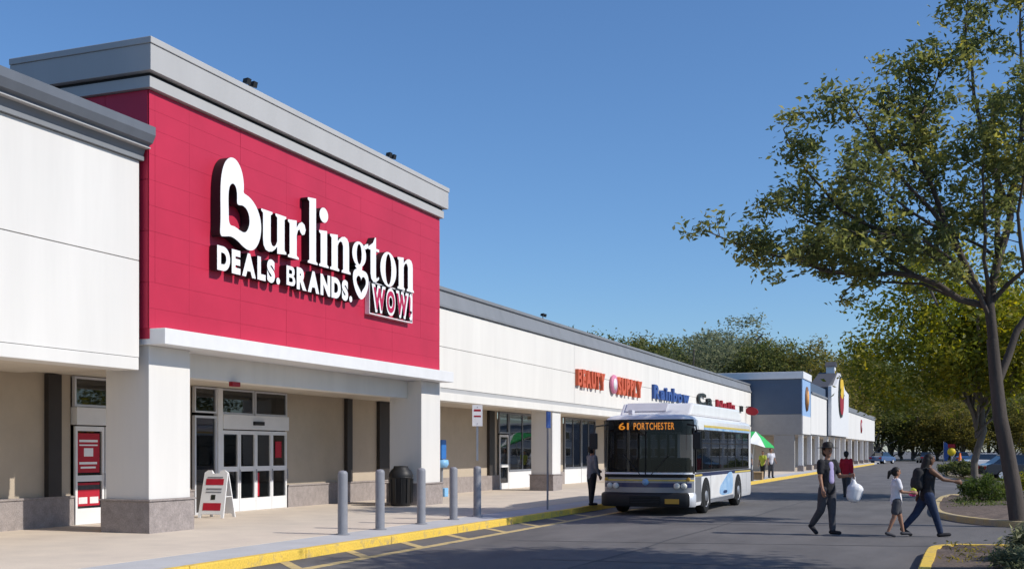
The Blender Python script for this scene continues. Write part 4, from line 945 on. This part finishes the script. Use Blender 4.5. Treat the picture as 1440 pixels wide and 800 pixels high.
# the big tree on the second island; local x = to the right, y = away from the street end, metres
def px(u, v, d=0):
    d *= .35
    return ((u - 1428) * .01625 * (1 + d * .0385), d, (735 - v) * .01625 * (1 + d * .0385) - d * .0)
BT = thing('big_tree', 'tall thin leaved tree with dark leaning trunk at the right edge', 'tree', (1.2, 28.4, .15), rz=TH, local=True)
rnd = np.random.default_rng(11)
trunk = [(.02, 0, -.1), px(1430, 735), px(1424, 690), px(1415, 640), px(1405, 590), px(1400, 545), px(1394, 480)]
MB().tube(jitter(trunk, rnd, .008), np.linspace(.200, .125, len(jitter(trunk, np.random.default_rng(1), 0))).tolist(), 14).build('trunk', 'bark', BT)
limbs = [
    ([px(1396, 490), px(1390, 430), px(1405, 370, .3), px(1425, 310, .6), px(1440, 220, .8), px(1450, 120, 1), px(1445, 10, 1.2)], .12, .35),
    ([px(1394, 480), px(1388, 435), px(1370, 395, .4), px(1340, 330, .9), px(1318, 260, 1.3), px(1300, 190, 1.6), px(1292, 100, 1.8)], .10, .30),
    ([px(1390, 435), px(1350, 425, .2), px(1290, 392, .5), px(1220, 393, .8), px(1165, 385, 1), px(1100, 365, 1.1), px(1050, 350, 1.2), px(1008, 332, 1.2)], .085, .30),
    ([px(1372, 400, .4), px(1330, 372, 1), px(1270, 335, 1.8), px(1200, 300, 2.4), px(1160, 250, 2.8), px(1138, 212, 3), px(1128, 190, 3)], .07, .25),
    ([px(1340, 330, .9), px(1290, 275, .6), px(1235, 205, .3), px(1205, 160, .2), px(1182, 135, .1)], .06, .2),
    ([px(1425, 310, .6), px(1402, 230, 1.2), px(1385, 140, 1.8), px(1376, 40, 2.1), px(1382, -30, 2.2)], .07, .25),
    ([px(1400, 545), px(1432, 470, .4), px(1485, 400, .9), px(1560, 330, 1.4), px(1640, 270, 1.6)], .10, .35),
    ([px(1405, 370, .3), px(1420, 320, 2), px(1435, 260, 3.8), px(1440, 180, 5)], .08, .3),
    ([px(1290, 392, .5), px(1240, 350, 1.6), px(1165, 322, 2.2), px(1112, 292, 2.5)], .05, .15),
    ([px(1300, 190, 1.6), px(1330, 130, 1.9), px(1345, 90, 2)], .045, .0),
    ([px(1318, 260, 1.3), px(1270, 190, 2), px(1265, 110, 2.2)], .045, .2),
    ([px(1485, 400, .9), px(1500, 300, 2), px(1520, 190, 2.6), px(1530, 80, 3)], .08, .2),
    ([px(1440, 220, .8), px(1490, 150, .4), px(1560, 90, 0)], .06, .2),
    ([px(1220, 393, .8), px(1195, 415, .9), px(1188, 432, .95)], .03, 2),
    ([px(1370, 395, .4), px(1345, 300, 3), px(1330, 220, 4.4)], .07, .3),
    ([px(1390, 450), px(1330, 372, -1.5), px(1260, 330, -2.5), px(1190, 325, -3), px(1110, 345, -3)], .055, .18),
    ([px(1388, 435), px(1365, 330, -2), px(1350, 240, -3), px(1362, 150, -3.4)], .06, .22),
    ([px(1392, 430), px(1420, 380, -2), px(1400, 300, -3), px(1410, 200, -4), px(1425, 100, -4.5)], .06, .15),
    ([px(1340, 330, .9), px(1270, 300, -1), px(1215, 262, -1.6), px(1160, 250, -2)], .045, .1),
    ([px(1350, 425, .2), px(1310, 405, 1.5), px(1250, 402, 2.4), px(1200, 372, 3)], .04, .2),
    ([px(1405, 370, .3), px(1370, 340, 2), px(1310, 345, 3), px(1255, 300, 4)], .045, .15),
]
clumps = []
for pts, r0, t0 in limbs:
    J_ = jitter(pts, rnd, .035); n = len(J_); lb = MB(); lb.tube(J_, [max(.012, r0 * (1 - .85 * i / (n - 1))) for i in range(n)], 8)
    W = walk(J_, .21); m_ = len(W)
    for i, (p, d) in enumerate(W):
        t = i / max(1, m_ - 1)
        if t < t0: continue
        for q in range(2 if t > .55 else 1):
            if rnd.random() < .30: continue
            o = Vector(rnd.normal(0, 1, 3)); o = (o - d * o.dot(d)).normalized(); o.z = o.z * .55 + .12; o.y = o.y + .10
            dr = (o + d * .55).normalized(); Lb = rnd.uniform(.35, 1.05) * (1.0 if t < .85 else .6)
            e = p + dr * Lb + Vector((0, 0, -.05 * Lb)); mid = p.lerp(e, .5) + Vector(rnd.normal(0, .05, 3)); lb.tube([p, mid, e], [.014, .010, .005], 5, cap=False)
            clumps.append((e, int(rnd.integers(34, 78)), rnd.uniform(.14, .26))); 
            if Lb > .6: clumps.append((mid, int(rnd.integers(14, 34)), .15))
            if rnd.random() < .6: e2 = e + Vector(rnd.normal(0, .25, 3)) + Vector((0, 0, -.05)); clumps.append((e2, int(rnd.integers(20, 46)), .13))
    lb.build('limb', 'bark', BT)
leaves('crown', clumps, .165, 'leaf_main', BT, rnd, .7, asp=.42)
# generic trees
def round_tree(name, label, group, loc, H, crown_r, crown_z0, seed, nl, per, size, leafm, sg=.45, trunk_r=.18, limbs_n=8, spread=.7, rz=0):
    T = thing(name, label, 'tree', loc, group, rz=rz, local=True); rn = np.random.default_rng(seed)
    zf = crown_z0 * .9; MB().tube(jitter([(0, 0, -.15), (rn.normal(0, .1), rn.normal(0, .1), zf * .5), (rn.normal(0, .15), rn.normal(0, .15), zf), (rn.normal(0, .2), rn.normal(0, .2), H * .7)], rn, .02), np.linspace(trunk_r, trunk_r * .35, len(jitter([(0, 0, -.15), (0, 0, zf * .5), (0, 0, zf), (0, 0, H * .7)], np.random.default_rng(0), 0)) + 8).tolist()[:200] if False else trunk_r * .7, 8).build('trunk', 'bark_light', T)
    cl = []; lb = MB(); ch = H - crown_z0
    for i in range(limbs_n):
        a = i * 2.4 + rn.uniform(-.3, .3); z0 = zf * rn.uniform(.75, 1.25); f = rn.uniform(.55, 1)
        e = Vector((math.cos(a) * crown_r * f * .8, math.sin(a) * crown_r * f * .8, crown_z0 + ch * rn.uniform(.15, .8)))
        lb.tube(jitter([(0, 0, z0), (e.x * .45, e.y * .45, z0 + (e.z - z0) * .6), tuple(e)], rn, .06), trunk_r * .28, 6)
    lb.build('limb', 'bark_light', T)
    lob = [Vector((math.cos(k * 2.4) * crown_r * .5 * rn.uniform(.5, 1.1), math.sin(k * 2.4) * crown_r * .5 * rn.uniform(.5, 1.1), crown_z0 + ch * rn.uniform(.28, .78))) for k in range(7)]
    for i in range(nl):
        c = lob[i % 7]; v = Vector(rn.normal(0, 1, 3)).normalized() * rn.uniform(.55, 1.0) ** .5
        p = c + Vector((v.x * crown_r * .52, v.y * crown_r * .52, v.z * ch * .26)); cl.append((p, per, sg * rn.uniform(.6, 1.2)))
    leaves('crown', cl, size, leafm, T, rn, spread); return T
T2 = round_tree('slender_tree', 'smaller yellow green tree with slim pale trunk behind the big tree', None, (.55, 45.0, .15), 9.2, 4.6, 2.6, 4, 480, 54, .23, 'leaf_yellow', sg=.42, trunk_r=.18, limbs_n=12)
T3 = round_tree('lot_tree', 'leafy tree out to the right whose shade falls on the near asphalt', None, (6.0, 16.6, .15), 11.5, 3.8, 6.2, 9, 330, 48, .22, 'leaf_main', sg=.4, trunk_r=.2)
# far wood behind the buildings: each a tree
protos = [round_tree('far_tree', 'x', 'trees beyond the shopping centre', (0, 0, -50), 17, 6.5, .8, 21, 420, 44, .42, 'leaf_dark', sg=.75, trunk_r=.35),
          round_tree('far_tree', 'x', 'trees beyond the shopping centre', (0, 0, -50), 17, 6.0, .8, 22, 420, 44, .42, 'leaf_olive', sg=.75, trunk_r=.35),
          round_tree('far_tree', 'x', 'trees beyond the shopping centre', (0, 0, -50), 19, 6.5, 4.0, 23, 260, 34, .40, 'leaf_silver', sg=.8, trunk_r=.35)]
used = [False] * 3
def cam_pt(u, zc): xc = (u - 720) / 1600 * zc; return xc * math.cos(TH) - zc * math.sin(TH), xc * math.sin(TH) + zc * math.cos(TH)
far = []   # (pixel column, depth, top row, kind)
far += [(838, 150, 456, 0), (872, 158, 470, 1), (905, 150, 472, 0), (940, 165, 463, 2), (968, 150, 462, 2), (1005, 158, 432, 2), (1040, 170, 452, 2), (1072, 150, 474, 0), (1100, 160, 470, 1), (1140, 150, 476, 1), (1175, 165, 485, 1),
        (1055, 185, 478, 0), (1120, 190, 490, 0), (1205, 215, 488, 0), (1235, 200, 500, 0), (1268, 220, 505, 0), (1300, 205, 500, 1), (1335, 215, 505, 0), (1370, 205, 500, 1), (1405, 220, 498, 0), (1440, 210, 505, 1), (1475, 215, 500, 0),
        (1220, 185, 545, 0), (1252, 190, 548, 0), (1285, 188, 555, 1), (1318, 192, 552, 1), (1352, 186, 560, 1), (1388, 190, 556, 0), (1425, 188, 560, 1), (1460, 190, 552, 0), (985, 185, 480, 0), (895, 185, 478, 0)]
names = ['dark dense tree', 'olive brown tree', 'pale loose tree']
NTH = ('first', 'second', 'third', 'fourth', 'fifth', 'sixth', 'seventh', 'eighth', 'ninth', 'tenth')
zone = lambda u: 0 if u < 1000 else (1 if u < 1160 else (2 if u < 1330 else 3))
for i, (u, zc, v, k) in enumerate(far):
    x, y = cam_pt(u, zc); hgt = 1.75 + (633 - v) / 1600 * zc
    near = ('above the white wing roof', 'above the blue store', 'behind the far car park', 'beyond the planted islands')[zone(u)]
    nth = sum(1 for q in far if q[3] == k and q[0] < u and zone(q[0]) == zone(u) and (q[2] < 510) == (v < 510))
    lb = f"{'tall' if v < 510 else 'low'} {names[k]} {near}, {NTH[nth]} such from the left"
    H0 = max(v_[2] for c_ in protos[k].children if c_.name.startswith('crown') for v_ in c_.bound_box) - .3; sc = hgt / H0; sw = sc * ((1.3 if k == 2 else 1.05) if v < 530 else 1.5); rz = i * 1.3
    if not used[k]: T = protos[k]; T.location = (x, y, -.02); T.scale = (sw, sw, sc); T['label'] = lb; used[k] = True
    else: T = copy_tree(protos[k], (x, y, -.02), lb, rz, (sw, sw, sc))
# shrubs and grass on the islands
def shrub(loc, r, h, seed, label, m='leaf_shrub', size=.075, n=60, per=26):
    s = thing('shrub', label, 'shrub', loc, 'shrubs on the planting islands', local=True); rn = np.random.default_rng(seed); cl = []
    st_ = MB()
    for i in range(n):
        a = rn.uniform(0, 6.28); q = rn.uniform(0, 1) ** .5 * r; p = Vector((math.cos(a) * q, math.sin(a) * q, h * rn.uniform(.25, 1) * (1 - .4 * (q / r) ** 2))); cl.append((p, per * 2, .05 + .05 * r))
        if i % 3 == 0: st_.tube([(p.x * .2, p.y * .2, -.02), (p.x * .7, p.y * .7, p.z * .6), tuple(p)], [.012, .008, .004], 5)
    st_.build('stem', 'bark', s); leaves('foliage', cl, size * (1.7 if m == 'leaf_silver' else 1.1), m, s, rn, .9, droop=-.5, asp=.22 if m == 'leaf_silver' else .4); return s
shrub((1.35, 18.0, .15), .62, .58, 31, 'pale grey green shrub on the near island, at the bottom right corner', 'leaf_silver', .07, 80, 34)
shrub((2.15, 19.6, .15), .75, .7, 32, 'taller grey green shrub behind the corner shrub, below the big trunk', 'leaf_silver', .07, 80, 34)
shrub((.75, 16.6, .15), .35, .3, 37, 'low straggly shrub on the near island beside the yellow kerb', 'leaf_silver', .06, 30, 22)
shrub((.75, 38.4, .15), .75, .85, 33, 'bright green shrub at the foot of the slim trunk', 'leaf_shrub', .09, 70, 30)
shrub((1.9, 41.5, .15), .8, .9, 34, 'yellowish shrub on the second island right of the slim trunk', 'leaf_yellow', .10, 60, 30)
shrub((-.1, 74, .15), 1.1, 1.0, 35, 'round dark green shrub on the far island', 'leaf_dark', .14, 60, 26)
shrub((2.6, 74, .15), 1.2, 1.0, 36, 'olive shrub on the far island behind the slim trunk', 'leaf_olive', .14, 60, 26)
rn = np.random.default_rng(3)
gp = [((rn.uniform(-.1, 2.6), rn.uniform(34.5, 40), .19), 10, .12) for i in range(160)]
g_ = leaves('grass', gp, .11, 'leaf_shrub', None, rn, .25, droop=-.6, asp=.25); tag(g_, 'patch of short green grass on the second planting island', 'grass', kind='stuff')
gp = [((rn.uniform(-.2, 1.2), rn.uniform(17.5, 20.6), .18), 5, .10) for i in range(60)]
g_ = leaves('grass', gp, .09, 'leaf_olive', None, rn, .25, droop=-.5, asp=.25); tag(g_, 'sparse dry weeds on the near planting island mulch', 'weeds', kind='stuff')

# ================================================================== FAR CARS, SIGNS
def car(label, loc, rz, m):
    c = thing('parked_car', label, 'car', loc, 'cars at the far side of the car park', rz=rz, local=True)
    prof = [(-2.2, .35), (2.2, .35), (2.25, .6), (2.15, .82), (1.2, .95), (-1.9, 1.0), (-2.2, .9), (-2.25, .6)]
    MB().prism(prof, -.87, .87, 'y').build('car_body', m, c, bevel=.06)
    b = MB(); lo = [(-1.85, -.80, .98), (1.15, -.80, .95), (1.15, .80, .95), (-1.85, .80, .98)]; hi = [(-1.2, -.62, 1.45), (.35, -.62, 1.47), (.35, .62, 1.47), (-1.2, .62, 1.45)]
    b.add(lo + hi, [(0, 1, 5, 4), (1, 2, 6, 5), (2, 3, 7, 6), (3, 0, 4, 7)]); b.build('window', 'glass_car', c); MB().box(-1.22, .37, -.64, .64, 1.45, 1.5).build('car_roof', m, c, bevel=.03)
    for x in (-1.35, 1.35):
        for s in (-1, 1):
            w_ = MB().lathe([(0, s * .6), (.30, s * .6), (.33, s * .7), (.33, s * .86), (.2, s * .885)], x, 0, 18, axis='y', cz=.33).build('wheel', 'rubber', c); MB().lathe([(.2, s * .886), (.0, s * .88)], x, 0, 14, axis='y', cz=.33).build('rim', 'alu', w_)
    for s in (-1, 1):
        MB().box(2.16, 2.235, s * .6 - .18, s * .6 + .18, .62, .78).build('headlight', 'lamp_glass', c); MB().box(-2.255, -2.18, s * .65 - .15, s * .65 + .15, .68, .85).build('tail_light', 'tail_red', c)
    return c
for u, zc, rz, m, lb in ((1241, 150, 70, 'car_blue', 'dark blue car parked at the far end past the white stores'), (1392, 95, 20, 'car_white', 'pale car parked behind the slim tree trunk'), (1300, 160, 100, 'car_dark', 'dark car parked under the far trees'), (1437, 66, 15, 'car_dark', 'dark car at the right picture edge beyond the islands'), (1352, 150, 95, 'car_blue', 'blue car parked beside the far orange cone')):
    x, y = cam_pt(u, zc); car(lb, (x, y, 0), R(rz), m)
x, y = cam_pt(1338, 118)
s = thing('yellow_sign', 'round yellow sign with a red top on a post at the far island', 'sign', (x, y, 0))
MB().tube([(x, y, 0), (x, y, 2.2)], .04, 8).build('post', 'steel', s); MB().lathe([(0, y - .06), (.42, y - .06), (.42, y), (0, y)], x, 0, 20, axis='y', cz=1.6).build('sign_plate', 'sign_yellow', s); MB().box(x - .35, x + .35, y - .065, y - .005, 2.02, 2.4).build('sign_header', 'dark_red', s)
x, y = cam_pt(1327, 120)
s = thing('banner_flag', 'narrow blue banner on a pole beside the yellow sign', 'banner', (x, y, 0)); MB().tube([(x, y, 0), (x, y, 2.7)], .03, 8).build('pole', 'steel', s); MB().prism(smooth_poly([(x, .6), (x + .5, .7), (x + .5, 2.3), (x + .25, 2.6), (x, 2.6)], 1), y - .02, y + .02, 'y').build('flag', 'blue_sign', s)
x, y = cam_pt(1350, 105)
s = thing('traffic_cone', 'orange cone sign standing right of the yellow sign', 'cone', (x, y, 0), local=True); MB().lathe([(.30, .05), (.06, 1.5), (0, 1.52)], 0, 0, 20).build('cone_body', 'orange_cone', s); MB().box(-.34, .34, -.34, .34, 0, .05).build('base', 'orange_cone', s); MB().lathe([(.215, .6), (.17, .8)], 0, 0, 20).build('stripe', 'sign_white', s)
# pale building at the far right edge
x, y = cam_pt(1545, 120)
fb = thing('far_building', 'pale blue grey building with dark window bands at the right edge', 'building', (x, y, 0), rz=TH, local=True)
MB().box(-5.2, 14, 0, 4, 0, 5.0).build('wall', 'pale_wall', fb, bevel=.03); MB().box(-5.4, 14.2, -.2, 4.2, 5.0, 5.25).build('roof', 'white_paint', fb)
for r_ in range(2):
    for k in range(9):
        f_ = MB().box(-4.8 + k * 2.05, -3.2 + k * 2.05, -.06, .02, 1.0 + r_ * 2.0, 2.1 + r_ * 2.0).build('window_frame', 'white_paint', fb); MB().box(-4.7 + k * 2.05, -3.3 + k * 2.05, -.075, -.061, 1.1 + r_ * 2.0, 2.0 + r_ * 2.0).build('pane', 'glass_car', f_)
